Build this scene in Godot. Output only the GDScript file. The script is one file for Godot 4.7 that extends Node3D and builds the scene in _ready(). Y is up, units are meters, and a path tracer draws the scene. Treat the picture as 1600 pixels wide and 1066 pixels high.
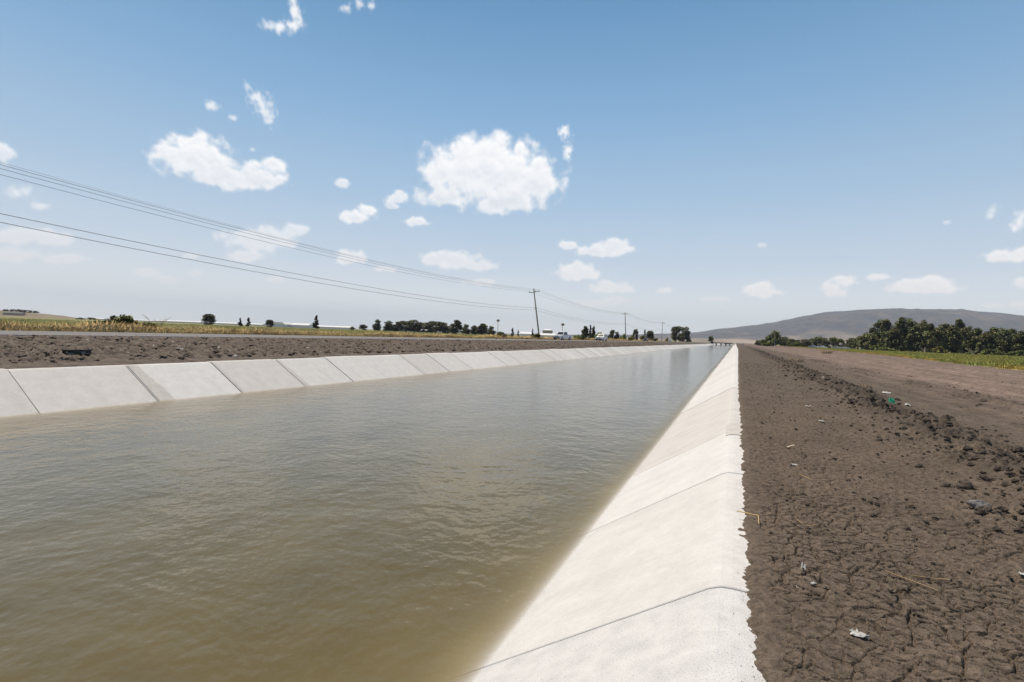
extends Node3D

const WATER_Y := -1.10
const PANEL := 3.07
const ORD := ["first", "second", "third", "fourth", "fifth", "sixth", "seventh", "eighth", "ninth", "tenth", "eleventh", "twelfth", "thirteenth", "fourteenth", "fifteenth", "sixteenth", "seventeenth", "eighteenth", "nineteenth", "twentieth", "twenty-first", "twenty-second", "twenty-third", "twenty-fourth", "twenty-fifth"]

var rng := RandomNumberGenerator.new()
var mats := {}
var taken := {}
var n_fine := FastNoiseLite.new()
var n_mid := FastNoiseLite.new()
var n_big := FastNoiseLite.new()
var n_crack := FastNoiseLite.new()
var n_clod := FastNoiseLite.new()

# ---------------------------------------------------------------- naming and tagging
func numbered(called: String) -> String:
	if not taken.has(called):
		taken[called] = 0
		return called
	taken[called] += 1
	return "%s_%03d" % [called, taken[called]]

func tag(o: Node, label := "", category := "", group := "", kind := "") -> Node:
	if label: o.set_meta("label", label)
	if category: o.set_meta("category", category)
	if group: o.set_meta("group", group)
	if kind: o.set_meta("kind", kind)
	return o

func thing(called: String, at: Vector3, label: String, category: String, group := "", turn := 0.0) -> Node3D:
	var o := Node3D.new()
	o.name = numbered(called)
	add_child(o)
	o.position = at
	o.rotation.y = turn
	tag(o, label, category, group)
	return o

func part(called: String, mesh: Mesh, m: Material, parent: Node3D, at := Vector3.ZERO) -> MeshInstance3D:
	var o := MeshInstance3D.new()
	o.name = called
	o.mesh = mesh
	if m: o.material_override = m
	parent.add_child(o, true)
	o.position = at
	return o

func single(called: String, mesh: Mesh, m: Material, at := Vector3.ZERO) -> MeshInstance3D:
	var o := MeshInstance3D.new()
	o.name = numbered(called)
	o.mesh = mesh
	if m: o.material_override = m
	add_child(o)
	o.position = at
	return o

func another(o: Node3D, at: Vector3, turn: float, label: String) -> Node3D:
	var c: Node3D = o.duplicate()
	var base := String(o.name)
	c.name = numbered(base)
	add_child(c)
	c.position = at
	c.rotation.y = turn
	c.set_meta("label", label)
	return c

# ---------------------------------------------------------------- materials
func lin(r: float, g: float, b: float) -> Color:
	return Color(r, g, b).linear_to_srgb()

func noise(seed_: int, freq: float, octaves := 4, type := FastNoiseLite.TYPE_SIMPLEX_SMOOTH) -> FastNoiseLite:
	var n := FastNoiseLite.new()
	n.seed = seed_
	n.noise_type = type
	n.frequency = freq
	n.fractal_type = FastNoiseLite.FRACTAL_FBM if octaves > 1 else FastNoiseLite.FRACTAL_NONE
	n.fractal_octaves = octaves
	return n

# grey texture around white: mean `mid`, swing `amp`, several noises layered, optional dark specks
func grain_tex(size: int, layers: Array, mid: float, specks := 0.0, tint := Color(1, 1, 1)) -> ImageTexture:
	var ims := []
	for l in layers:
		var n := noise(l[0], l[1], l[2])
		ims.append([n.get_seamless_image(size, size), l[3]])
	var sp: Image = noise(99, 0.11, 2).get_seamless_image(size, size) if specks > 0.0 else null
	var im := Image.create(size, size, false, Image.FORMAT_RGB8)
	for y in size:
		for x in size:
			var v := mid
			for i in ims:
				v += (i[0].get_pixel(x, y).r - 0.5) * i[1]
			if sp:
				var s: float = sp.get_pixel(x, y).r
				v -= specks * smoothstep(0.70, 0.80, s)
			v = clampf(v, 0.0, 1.0)
			im.set_pixel(x, y, Color(pow(v, tint.r), pow(v, tint.g), pow(v, tint.b)))
	return ImageTexture.create_from_image(im)

func normal_tex(size: int, layers: Array, strength: float) -> ImageTexture:
	var acc := Image.create(size, size, false, Image.FORMAT_RF)
	var ims := []
	for l in layers:
		ims.append([noise(l[0], l[1], l[2]).get_seamless_image(size, size), l[3]])
	for y in size:
		for x in size:
			var v := 0.0
			for i in ims: v += i[0].get_pixel(x, y).r * i[1]
			acc.set_pixel(x, y, Color(v, v, v))
	var im := Image.create(size, size, false, Image.FORMAT_RGB8)
	for y in size:
		for x in size:
			var h := acc.get_pixel(x, y).r
			var dx := (acc.get_pixel((x + 1) % size, y).r - h) * strength
			var dy := (acc.get_pixel(x, (y + 1) % size).r - h) * strength
			var n := Vector3(-dx, dy, 1.0).normalized()
			im.set_pixel(x, y, Color(n.x * 0.5 + 0.5, n.y * 0.5 + 0.5, n.z * 0.5 + 0.5))
	return ImageTexture.create_from_image(im)

func mat(called: String, c: Color, rough := 0.9, metal := 0.0) -> StandardMaterial3D:
	if mats.has(called): return mats[called]
	var m := StandardMaterial3D.new()
	m.resource_name = called
	m.albedo_color = c
	m.roughness = rough
	m.metallic = metal
	m.metallic_specular = 0.35
	mats[called] = m
	return m

func world_tex(m: StandardMaterial3D, albedo: Texture2D, normal: Texture2D, metres: float, strength := 1.0) -> void:
	m.uv1_triplanar = true
	m.uv1_world_triplanar = true
	m.uv1_scale = Vector3.ONE / metres
	if albedo: m.albedo_texture = albedo
	if normal:
		m.normal_enabled = true
		m.normal_texture = normal
		m.normal_scale = strength

# ---------------------------------------------------------------- meshes
func commit(P: PackedVector3Array, I: PackedInt32Array, N := PackedVector3Array(), C := PackedColorArray()) -> ArrayMesh:
	var a := []
	a.resize(Mesh.ARRAY_MAX)
	a[Mesh.ARRAY_VERTEX] = P
	a[Mesh.ARRAY_INDEX] = I
	if N.size(): a[Mesh.ARRAY_NORMAL] = N
	if C.size(): a[Mesh.ARRAY_COLOR] = C
	var m := ArrayMesh.new()
	m.add_surface_from_arrays(Mesh.PRIMITIVE_TRIANGLES, a)
	return m

# a sheet of rows x cols points, normals from its neighbours; keep (optional) says which quads stay
func sheet(rows: int, cols: int, P: PackedVector3Array, C: PackedColorArray, flip := false, keep := PackedByteArray()) -> ArrayMesh:
	var N := PackedVector3Array()
	N.resize(rows * cols)
	var I := PackedInt32Array()
	var s := -1.0 if flip else 1.0
	for r in rows:
		var r0 := maxi(r - 1, 0) * cols
		var r1 := mini(r + 1, rows - 1) * cols
		for c in cols:
			var du := P[r * cols + mini(c + 1, cols - 1)] - P[r * cols + maxi(c - 1, 0)]
			var dv := P[r1 + c] - P[r0 + c]
			var n := du.cross(dv) * s
			N[r * cols + c] = n.normalized() if n.length_squared() > 1e-16 else Vector3.UP
	for r in rows - 1:
		for c in cols - 1:
			var a := r * cols + c
			if keep.size() and keep[a] == 0: continue
			if flip:
				I.append_array(PackedInt32Array([a, a + 1, a + cols, a + 1, a + cols + 1, a + cols]))
			else:
				I.append_array(PackedInt32Array([a, a + cols, a + 1, a + 1, a + cols, a + cols + 1]))
	return commit(P, I, N, C)

class Solid:
	var st := SurfaceTool.new()
	func _init(): st.begin(Mesh.PRIMITIVE_TRIANGLES); st.set_smooth_group(-1)
	func tri(a: Vector3, b: Vector3, c: Vector3): st.add_vertex(a); st.add_vertex(b); st.add_vertex(c)
	func quad(a: Vector3, b: Vector3, c: Vector3, d: Vector3): tri(a, b, c); tri(a, c, d)
	# eight corners: bottom rectangle then top rectangle (x0,z0 .. x1,z1)
	func prism(b: Array, t: Array): # four points each, same turning
		for i in 4:
			var j := (i + 1) % 4
			quad(b[i], b[j], t[j], t[i])
		quad(t[0], t[1], t[2], t[3])
		quad(b[3], b[2], b[1], b[0])
	func box(c: Vector3, s: Vector3, taper := 1.0):
		var h := s * 0.5
		prism([c + Vector3(-h.x, -h.y, -h.z), c + Vector3(h.x, -h.y, -h.z), c + Vector3(h.x, -h.y, h.z), c + Vector3(-h.x, -h.y, h.z)],
			[c + Vector3(-h.x * taper, h.y, -h.z * taper), c + Vector3(h.x * taper, h.y, -h.z * taper), c + Vector3(h.x * taper, h.y, h.z * taper), c + Vector3(-h.x * taper, h.y, h.z * taper)])
	func tube(pts: Array, radii: Array, n := 6, smooth := true, cap := true):
		if smooth: st.set_smooth_group(1)
		var rings := []
		for k in pts.size():
			var d: Vector3 = (pts[mini(k + 1, pts.size() - 1)] - pts[maxi(k - 1, 0)]).normalized()
			var u := d.cross(Vector3(0.31, 0.11, 0.94) if absf(d.y) > 0.8 else Vector3.UP).normalized()
			var w := d.cross(u)
			var ring := []
			for i in n:
				var a := TAU * i / n
				ring.append(pts[k] + (u * cos(a) + w * sin(a)) * radii[k])
			rings.append(ring)
		for k in pts.size() - 1:
			for i in n:
				var j := (i + 1) % n
				quad(rings[k][i], rings[k + 1][i], rings[k + 1][j], rings[k][j])
		st.set_smooth_group(-1)
		if cap:
			for i in range(1, n - 1):
				tri(rings[0][0], rings[0][i], rings[0][i + 1])
				tri(rings[-1][0], rings[-1][i + 1], rings[-1][i])
	func extrude(poly: Array, x0: float, x1: float, inset := 0.0): # poly of Vector2(z, y); a bevel of `inset` at both sides
		var c := Vector2.ZERO
		for p in poly: c += p / poly.size()
		var flat := PackedVector2Array(poly)
		var tri_i := Geometry2D.triangulate_polygon(flat)
		var s := []
		for lay in [[x0, 1.0], [x0 + inset, 0.0], [x1 - inset, 0.0], [x1, 1.0]]:
			var ring := []
			for p in poly:
				var q: Vector2 = p + (c - p).normalized() * inset * lay[1]
				ring.append(Vector3(lay[0], q.y, q.x))
			s.append(ring)
		for k in 3:
			for i in poly.size():
				var j := (i + 1) % poly.size()
				quad(s[k][i], s[k][j], s[k + 1][j], s[k + 1][i])
		for i in range(0, tri_i.size(), 3):
			tri(s[0][tri_i[i]], s[0][tri_i[i + 1]], s[0][tri_i[i + 2]])
			tri(s[3][tri_i[i]], s[3][tri_i[i + 2]], s[3][tri_i[i + 1]])
	func done() -> ArrayMesh:
		st.generate_normals()
		return st.commit()

func lump(seed_: int, rough: float, sub := 1, squash := 0.7) -> ArrayMesh:
	var sm := SphereMesh.new()
	sm.radius = 1.0; sm.height = 2.0
	sm.radial_segments = 7 + sub * 3; sm.rings = 3 + sub * 2
	var a := sm.get_mesh_arrays()
	var n := noise(seed_, 0.9, 3)
	var P: PackedVector3Array = a[Mesh.ARRAY_VERTEX]
	var st := SurfaceTool.new()
	st.begin(Mesh.PRIMITIVE_TRIANGLES)
	st.set_smooth_group(-1)
	var I: PackedInt32Array = a[Mesh.ARRAY_INDEX]
	for i in I:
		var p := P[i]
		var k := 1.0 + rough * n.get_noise_3dv(p * 1.1 + Vector3(seed_, 0, 0))
		st.add_vertex(Vector3(p.x * k, p.y * k * squash, p.z * k))
	st.generate_normals()
	return st.commit()

func scatter(called: String, mesh: Mesh, m: Material, where: Array, tints: Array, label: String, category: String) -> MultiMeshInstance3D:
	var mm := MultiMesh.new()
	mm.transform_format = MultiMesh.TRANSFORM_3D
	mm.use_colors = tints.size() > 0
	mm.mesh = mesh
	mm.instance_count = where.size()
	for i in where.size():
		mm.set_instance_transform(i, where[i])
		if tints.size(): mm.set_instance_color(i, tints[i])
	var o := MultiMeshInstance3D.new()
	o.name = numbered(called)
	o.multimesh = mm
	o.material_override = m
	add_child(o)
	tag(o, label, category, "", "stuff")
	return o

func spot(p: Vector3, yaw: float, s: Vector3, tilt := 0.0) -> Transform3D:
	var b := Basis(Vector3.UP, yaw) * Basis(Vector3.RIGHT, tilt)
	return Transform3D(b.scaled_local(s), p)

# ---------------------------------------------------------------- the sky
const SKY_ROWS := [[0.0, 0.87, 0.87, 0.865], [4.0, 0.73, 0.77, 0.80], [8.0, 0.54, 0.635, 0.745], [15.0, 0.36, 0.51, 0.68], [24.0, 0.215, 0.385, 0.60], [34.0, 0.12, 0.27, 0.475], [48.0, 0.09, 0.20, 0.38], [90.0, 0.065, 0.155, 0.32]]

func sky_color(az: float, el: float) -> Color:
	var k := 0
	while k < SKY_ROWS.size() - 2 and el > SKY_ROWS[k + 1][0]: k += 1
	var a: Array = SKY_ROWS[k]
	var b: Array = SKY_ROWS[k + 1]
	var t := clampf((el - a[0]) / (b[0] - a[0]), 0.0, 1.0)
	var c := Color(lerpf(a[1], b[1], t), lerpf(a[2], b[2], t), lerpf(a[3], b[3], t))
	# a polarised band: the sky is deepest away from the sun's side
	var d := 0.5 + 0.5 * cos(deg_to_rad(az + 35.0))
	var h := smoothstep(0.0, 30.0, el)
	var f := lerpf(1.0, lerpf(0.70, 1.06, d), h)
	return Color(c.r * pow(f, 1.35), c.g * pow(f, 1.1), c.b * f)

func paint_cloud(im: Image, kind: int, strength: float, blobs: Array, n: FastNoiseLite, n2: FastNoiseLite) -> void:
	var w := im.get_width()
	var h := im.get_height()
	var ppd := w / 360.0
	var lo := Vector2(1e9, 1e9)
	var hi := Vector2(-1e9, -1e9)
	var most := 0.0
	for b in blobs:
		var r := maxf(b[2], b[3]) * 1.5
		var ca := cos(deg_to_rad(b[1]))
		lo = lo.min(Vector2(b[0] - r / ca, b[1] - r))
		hi = hi.max(Vector2(b[0] + r / ca, b[1] + r))
		most = maxf(most, b[2])
	var k := 1.9 / pow(maxf(most, 0.5), 0.55)
	var mid := (lo.y + hi.y) * 0.5
	var ca := cos(deg_to_rad(mid))
	var tall := maxf(0.3, (hi.y - lo.y) * 0.33)
	for y in range(int((90.0 - hi.y) * ppd), int((90.0 - maxf(lo.y, 0.3)) * ppd) + 1):
		var el := 90.0 - (y + 0.5) / ppd
		for x in range(int(lo.x * ppd), int(hi.x * ppd) + 1):
			var az := (x + 0.5) / ppd
			var near := 0.0
			for b in blobs:
				var dx: float = (az - b[0]) * ca
				var dy: float = el - b[1]
				if b.size() > 4 and b[4] != 0:
					var t := deg_to_rad(b[4])
					var q := dx * cos(t) + dy * sin(t)
					dy = -dx * sin(t) + dy * cos(t)
					dx = q
				dx /= b[2]
				dy /= b[3] * (0.8 if kind == 0 and dy < 0.0 else 1.0)
				var q2 := dx * dx + dy * dy
				if q2 < 9.0: near += 1.0 / pow(maxf(q2, 0.01), 1.5)
			if near < 0.2: continue
			var m := 1.0 - 1.0 / pow(near, 1.0 / 3.0)
			var px := az * ca * k
			var py := el * k
			var v := n.get_noise_2d(px, py)
			var alpha := 0.0
			var col := Color(0.93, 0.93, 0.935)
			if kind == 0:
				var d := m * 1.25 + v * 0.60 + 0.10
				alpha = smoothstep(0.0, 0.60, d)
				var up := n.get_noise_2d(px + 0.10, py + 0.30)
				var lit := clampf(0.66 + (v - up) * 0.55 + (el - mid) / tall * 0.50 - smoothstep(0.5, 1.1, d) * 0.22, 0.0, 1.0)
				col = Color(0.70, 0.735, 0.80).lerp(Color(0.95, 0.95, 0.955), lit)
			else:
				var v2 := n2.get_noise_2d(px * 1.3 + py * 0.5, py * 0.7 - px * 0.3)
				var d := m * 1.15 + v * 0.65 + v2 * 0.5
				alpha = smoothstep(0.0, 1.05, d)
			if alpha <= 0.003: continue
			var haze := smoothstep(14.0, 2.0, el)
			col = col.lerp(Color(0.86, 0.835, 0.83), haze * 0.8)
			alpha *= minf(strength * lerpf(1.0, 1.35, haze), 1.0)
			var xx := posmod(x + w / 2, w) # north in the middle of the picture, its seam behind
			im.set_pixel(xx, y, im.get_pixel(xx, y).lerp(col, alpha))

func make_sky() -> ImageTexture:
	var im := Image.create(360, 180, false, Image.FORMAT_RGBF)
	for y in 180:
		for x in 360:
			im.set_pixel(x, y, sky_color(x + 180.5, maxf(89.5 - y, 0.0)))
	im.resize(3072, 1536, Image.INTERPOLATE_CUBIC)
	var n := noise(5, 0.5, 4)
	n.fractal_gain = 0.55
	var n2 := noise(8, 0.9, 5)
	n2.domain_warp_enabled = true
	n2.domain_warp_amplitude = 1.2
	n2.domain_warp_frequency = 0.4
	for c in CLOUDS: paint_cloud(im, c[0], c[1], c[2], n, n2)
	var r := RandomNumberGenerator.new()
	r.seed = 77
	for i in 60: # the same scattered fair-weather clouds go on all round
		var az := r.randf_range(28.0, 282.0)
		var el := 4.0 + 34.0 * pow(r.randf(), 2.2)
		var s := r.randf_range(0.7, 1.2) * (0.8 + el * 0.06)
		var blobs := []
		for k in r.randi_range(2, 5):
			blobs.append([az + r.randf_range(-2.2, 2.2) * s, el + r.randf_range(-0.4, 0.4) * s, r.randf_range(1.0, 2.2) * s, r.randf_range(0.4, 0.9) * s, 0])
		paint_cloud(im, 0, r.randf_range(0.5, 0.95), blobs, n, n2)
	return ImageTexture.create_from_image(im)

const CLOUDS := [
		[0, 1.00, [[-28.0, 18.1, 6.4, 3.2, 2], [-31.2, 19.1, 3.4, 2.1, 3], [-28.5, 20.3, 3.0, 1.6, 3], [-33.2, 15.4, 2.9, 1.1, 4], [-23.3, 17.2, 2.9, 1.9, 1], [-26.7, 15.2, 3.7, 1.5, 2], [-25.0, 20.8, 0.6, 1.3, 2], [-22.7, 19.4, 0.7, 1.3, 1], [-34.0, 17.7, 1.8, 1.5, 5]]],
		[0, 0.95, [[-58.5, 15.8, 2.8, 1.8, 12], [-60.7, 15.8, 1.7, 1.0, 13], [-56.4, 14.7, 2.9, 1.3, 11], [-53.4, 14.7, 2.8, 1.1, 10], [-52.1, 16.5, 1.3, 0.7, 10], [-59.1, 17.2, 1.6, 0.7, 13]]],
		[0, 0.95, [[-43.7, 12.3, 1.8, 0.9, 6], [-42.2, 13.2, 1.2, 0.7, 6]]],
		[0, 0.85, [[-38.9, 14.9, 1.3, 0.8, 6], [-39.6, 14.0, 0.8, 0.5, 6]]],
		[0, 0.90, [[-36.7, 12.5, 1.4, 0.7, 5]]],
		[0, 0.80, [[-45.0, 15.7, 0.8, 0.6, 8]]],
		[1, 0.90, [[-19.8, 22.9, 0.8, 0.8, -0], [-19.2, 21.0, 0.6, 1.3, -0]]],
		[1, 0.75, [[-57.7, 20.8, 0.9, 0.5, 15], [-55.7, 20.2, 0.5, 0.3, 14]]],
		[1, 0.80, [[-53.2, 22.0, 1.2, 1.2, 13], [-52.6, 21.1, 0.7, 1.1, 13], [-54.6, 23.1, 0.4, 0.5, 15]]],
		[1, 0.90, [[-52.0, 28.8, 1.4, 0.6, 15], [-50.2, 30.4, 0.7, 1.3, 15], [-50.6, 29.3, 0.9, 0.5, 15]]],
		[1, 0.70, [[-45.2, 31.8, 0.6, 0.4, 13], [-43.8, 32.4, 0.5, 0.6, 12], [-42.5, 32.5, 0.4, 0.5, 11]]],
		[0, 0.80, [[-72.0, 12.9, 0.8, 0.8, 16], [-72.8, 12.9, 0.9, 1.0, 17]]],
		[1, 0.60, [[-71.0, 10.2, 1.3, 0.6, 13], [-69.7, 9.3, 0.8, 0.4, 12]]],
		[0, 0.55, [[-70.7, 6.6, 2.3, 0.8, 10], [-68.6, 6.6, 1.0, 0.8, 9]]],
		[0, 0.45, [[-68.1, 5.1, 1.9, 0.5, 8], [-71.6, 4.9, 1.9, 0.7, 8]]],
		[0, 0.65, [[-52.9, 8.8, 3.8, 1.4, 7], [-49.8, 10.3, 1.4, 0.7, 7], [-54.2, 7.0, 1.8, 0.7, 6]]],
		[0, 0.70, [[-43.9, 7.9, 1.8, 1.0, 5], [-39.8, 6.9, 1.3, 0.4, 4]]],
		[0, 0.70, [[-33.1, 8.5, 3.7, 1.3, 3], [-29.5, 7.9, 2.6, 0.7, 3]]],
		[0, 0.50, [[-29.1, 6.0, 2.1, 0.6, 2]]],
		[0, 0.80, [[-15.2, 9.9, 2.9, 0.7, 0], [-13.5, 10.5, 2.1, 1.0, -0], [-18.9, 10.6, 1.2, 0.6, 1]]],
		[0, 0.75, [[-17.3, 7.3, 3.2, 0.9, 1], [-17.7, 8.0, 1.8, 0.9, 1]]],
		[0, 0.60, [[-13.3, 5.7, 2.7, 0.7, 1], [-14.0, 6.1, 1.5, 0.7, 1], [-7.5, 5.6, 1.0, 0.4, 0]]],
		[0, 0.40, [[-15.0, 4.0, 2.9, 0.5, 1], [-12.8, 4.5, 1.4, 0.4, 1]]],
		[0, 0.75, [[2.1, 5.4, 2.0, 0.7, -0], [2.1, 5.9, 1.2, 0.7, -1]]],
		[0, 0.40, [[-2.4, 4.7, 1.6, 0.3, 0]]],
		[0, 0.75, [[9.4, 6.5, 1.3, 0.6, -2], [8.5, 5.8, 0.9, 0.5, -1], [8.7, 5.2, 1.0, 0.4, -1]]],
		[0, 0.75, [[12.1, 6.7, 1.1, 0.4, -2]]],
		[0, 0.80, [[15.5, 5.5, 2.9, 0.6, -2], [16.1, 6.1, 1.4, 0.6, -3], [14.4, 6.0, 1.2, 0.5, -2]]],
		[0, 0.85, [[20.4, 8.0, 1.4, 0.6, -5], [21.9, 8.1, 1.0, 0.7, -6]]],
		[1, 0.80, [[21.2, 10.9, 0.4, 1.1, -8], [21.0, 10.2, 0.4, 0.4, -7]]],
		[1, 0.60, [[19.6, 11.9, 0.4, 0.5, -9], [19.5, 11.4, 0.3, 0.4, -8]]],
		[0, 0.70, [[21.6, 5.7, 0.7, 0.6, -3]]],
		[0, 0.50, [[19.9, 3.9, 0.8, 0.3, -1], [21.6, 3.9, 0.7, 0.4, -1]]],
		[0, 0.50, [[16.8, 11.2, 0.3, 0.2, -7]]],
		[0, 0.50, [[2.1, 10.3, 0.5, 0.3, -3]]],
		[0, 0.40, [[-62.4, 4.6, 1.2, 0.5, 6], [-60.8, 4.0, 1.0, 0.4, 5]]],
		[0, 0.30, [[-58.6, 4.9, 0.8, 0.4, 6]]],
		[0, 0.40, [[-51.4, 4.9, 1.2, 0.4, 5]]],
		[0, 0.50, [[-59.1, 6.5, 0.8, 0.3, 7]]],
		[0, 0.50, [[-53.9, 17.6, 0.3, 0.2, 12]]],
]

# ---------------------------------------------------------------- the lie of the land (v = metres along the canal, away from the camera)
func grass_edge(v: float) -> float:
	var pts := [[-400.0, 15.0], [0.0, 15.6], [30.0, 16.8], [50.0, 18.2], [90.0, 21.5], [180.0, 26.0], [400.0, 30.0], [9000.0, 60.0]]
	for i in pts.size() - 1:
		if v <= pts[i + 1][0]:
			var t := clampf((v - pts[i][0]) / (pts[i + 1][0] - pts[i][0]), 0.0, 1.0)
			return lerpf(pts[i][1], pts[i + 1][1], t)
	return 60.0

func ground_h(x: float, v: float) -> float:
	if x < -20.1:
		var u := -x
		if u < 27.4: return lerpf(0.02, 0.74, pow(clampf((u - 20.1) / 7.2, 0.0, 1.0), 0.85))
		if u < 36.6: return 0.74
		if u < 41.0: return lerpf(0.74, 0.56, (u - 36.6) / 4.4)
		return 0.54
	if x < 5.0: return 0.03
	return lerpf(0.03, 0.48, smoothstep(5.0, 22.0, x))

func zone_color(x: float, v: float) -> Color:
	var soil := Color(0.150, 0.116, 0.088)
	var dirt := Color(0.235, 0.172, 0.140)
	var green := Color(0.25, 0.27, 0.115)
	var straw := Color(0.56, 0.42, 0.235)
	if x < -10.0:
		var u := -x
		if u < 26.6: return Color(0.165, 0.135, 0.110)
		if u < 28.6: return Color(0.20, 0.15, 0.125)
		if u < 41.5: return straw
		var f := n_big.get_noise_2d(x * 0.02, v * 0.02) * 0.5 + 0.5
		return green.lerp(straw, clampf(f * 0.5 + smoothstep(70.0, 42.0, u) * 0.35, 0.0, 0.6))
	var g := grass_edge(v)
	if x < g:
		var w := x + 0.9 * n_big.get_noise_2d(x * 0.2, v * 0.12)
		return soil.lerp(dirt, smoothstep(5.0, 9.5, w))
	var f2 := n_big.get_noise_2d(x * 0.03, v * 0.03) * 0.5 + 0.5
	return green.lerp(straw, f2 * 0.55)

func _ready() -> void:
	rng.seed = 4242
	# ------------------------------------------------ camera, sky, sun, exposure
	var cam := Camera3D.new()
	cam.name = "camera"
	add_child(cam)
	cam.basis = Basis(Vector3.UP, deg_to_rad(25.0)) * Basis(Vector3.RIGHT, deg_to_rad(-0.78)) * Basis(Vector3.BACK, deg_to_rad(2.13))
	cam.position = Vector3(0, 1.6, 0)
	cam.fov = rad_to_deg(2.0 * atan(533.0 / 750.0))
	cam.near = 0.05
	cam.far = 20000.0
	cam.current = true
	var env := Environment.new()
	env.background_mode = Environment.BG_SKY
	var sm := PanoramaSkyMaterial.new()
	sm.panorama = make_sky()
	env.sky = Sky.new()
	env.sky.sky_material = sm
	env.sky_rotation = Vector3(0, PI, 0)
	env.tonemap_mode = Environment.TONE_MAPPER_LINEAR
	env.tonemap_exposure = 1.1
	env.sdfgi_enabled = true
	env.ssao_enabled = true
	env.ssil_enabled = true
	env.fog_enabled = true
	env.fog_density = 0.00009
	env.fog_light_color = Color(0.90, 0.945, 1.0)
	var we := WorldEnvironment.new()
	we.name = "environment"
	we.environment = env
	add_child(we)
	var sun := DirectionalLight3D.new()
	sun.name = "sun"
	add_child(sun)
	var el := deg_to_rad(68.0)
	var az := deg_to_rad(-65.0)
	var towards := Vector3(sin(az) * cos(el), sin(el), -cos(az) * cos(el))
	sun.basis = Basis.looking_at(-towards, Vector3.UP)
	sun.light_energy = 1.45
	sun.light_color = Color(1.0, 0.945, 0.865)
	sun.light_angular_distance = 0.5
	sun.shadow_enabled = true

	n_fine.seed = 11; n_fine.frequency = 1.0; n_fine.fractal_octaves = 3
	n_mid.seed = 12; n_mid.frequency = 1.0; n_mid.fractal_octaves = 3
	n_big.seed = 13; n_big.frequency = 1.0; n_big.fractal_octaves = 2
	for n in [n_crack, n_clod]:
		n.noise_type = FastNoiseLite.TYPE_CELLULAR
		n.fractal_type = FastNoiseLite.FRACTAL_NONE
		n.frequency = 1.0
	n_crack.seed = 21
	n_crack.cellular_return_type = FastNoiseLite.RETURN_DISTANCE2_SUB
	n_crack.cellular_distance_function = FastNoiseLite.DISTANCE_EUCLIDEAN
	n_crack.domain_warp_enabled = true
	n_crack.domain_warp_amplitude = 0.22
	n_crack.domain_warp_frequency = 1.4
	n_clod.seed = 22
	n_clod.cellular_return_type = FastNoiseLite.RETURN_DISTANCE

	make_materials()
	build_ground()
	build_canal()
	build_water()
	build_soil()
	build_left_bank()
	build_road()
	build_hills()
	build_bridge()
	build_trees()
	build_grass()
	build_far_buildings()
	build_poles()
	build_vehicles()
	build_litter()

func make_materials() -> void:
	var soft := grain_tex(512, [[1, 0.006, 4, 0.07], [2, 0.03, 3, 0.06], [3, 0.25, 2, 0.10]], 0.96, 0.05)
	var rough := grain_tex(512, [[4, 0.008, 4, 0.12], [5, 0.2, 3, 0.26]], 0.95, 0.22)
	var soil_n := normal_tex(512, [[6, 0.03, 4, 1.0], [7, 0.12, 3, 0.6]], 15.0)
	var soil_t := grain_tex(512, [[8, 0.012, 4, 0.35], [9, 0.09, 3, 0.45], [10, 0.3, 2, 0.3]], 0.92)
	var conc_n := normal_tex(512, [[14, 0.08, 4, 1.0], [15, 0.35, 2, 0.9]], 0.8)
	for i in 5:
		var t: Array = [[0.585, 0.57, 0.553], [0.56, 0.538, 0.515], [0.605, 0.59, 0.575], [0.545, 0.523, 0.50], [0.575, 0.558, 0.54]][i]
		var m := mat("concrete_%d" % i, lin(t[0], t[1], t[2]), 0.92)
		world_tex(m, soft, conc_n, 1.9, 0.6)
	world_tex(mat("concrete_rough", lin(0.575, 0.567, 0.56), 0.95), rough, conc_n, 0.8, 0.9)
	world_tex(mat("mortar", lin(0.515, 0.49, 0.46), 0.95), rough, conc_n, 1.1, 0.8)
	world_tex(mat("joint", lin(0.07, 0.062, 0.055), 1.0), soil_t, null, 1.0)
	var so := mat("soil", Color.WHITE, 0.97)
	so.vertex_color_use_as_albedo = true
	world_tex(so, soil_t, soil_n, 0.55, 0.8)
	var gr := mat("land", Color.WHITE, 0.97)
	gr.vertex_color_use_as_albedo = true
	world_tex(gr, soil_t, soil_n, 3.1, 0.8)
	var cl := mat("clod", Color.WHITE, 0.97)
	cl.vertex_color_use_as_albedo = true
	world_tex(cl, soil_t, soil_n, 0.25, 0.8)
	var lf := mat("leaf", Color.WHITE, 0.75)
	lf.vertex_color_use_as_albedo = true
	lf.backlight_enabled = true
	lf.backlight = Color(0.5, 0.5, 0.5)
	world_tex(mat("bark", lin(0.16, 0.125, 0.095), 0.95), soil_t, soil_n, 0.6)
	world_tex(mat("asphalt", lin(0.225, 0.213, 0.208), 0.9), soil_t, soil_n, 1.7, 0.3)
	world_tex(mat("hill", Color.WHITE, 1.0), null, null, 1.0)
	mats.hill.vertex_color_use_as_albedo = true
	world_tex(mat("pole_concrete", lin(0.36, 0.33, 0.29), 0.9), soft, null, 0.9)

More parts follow.
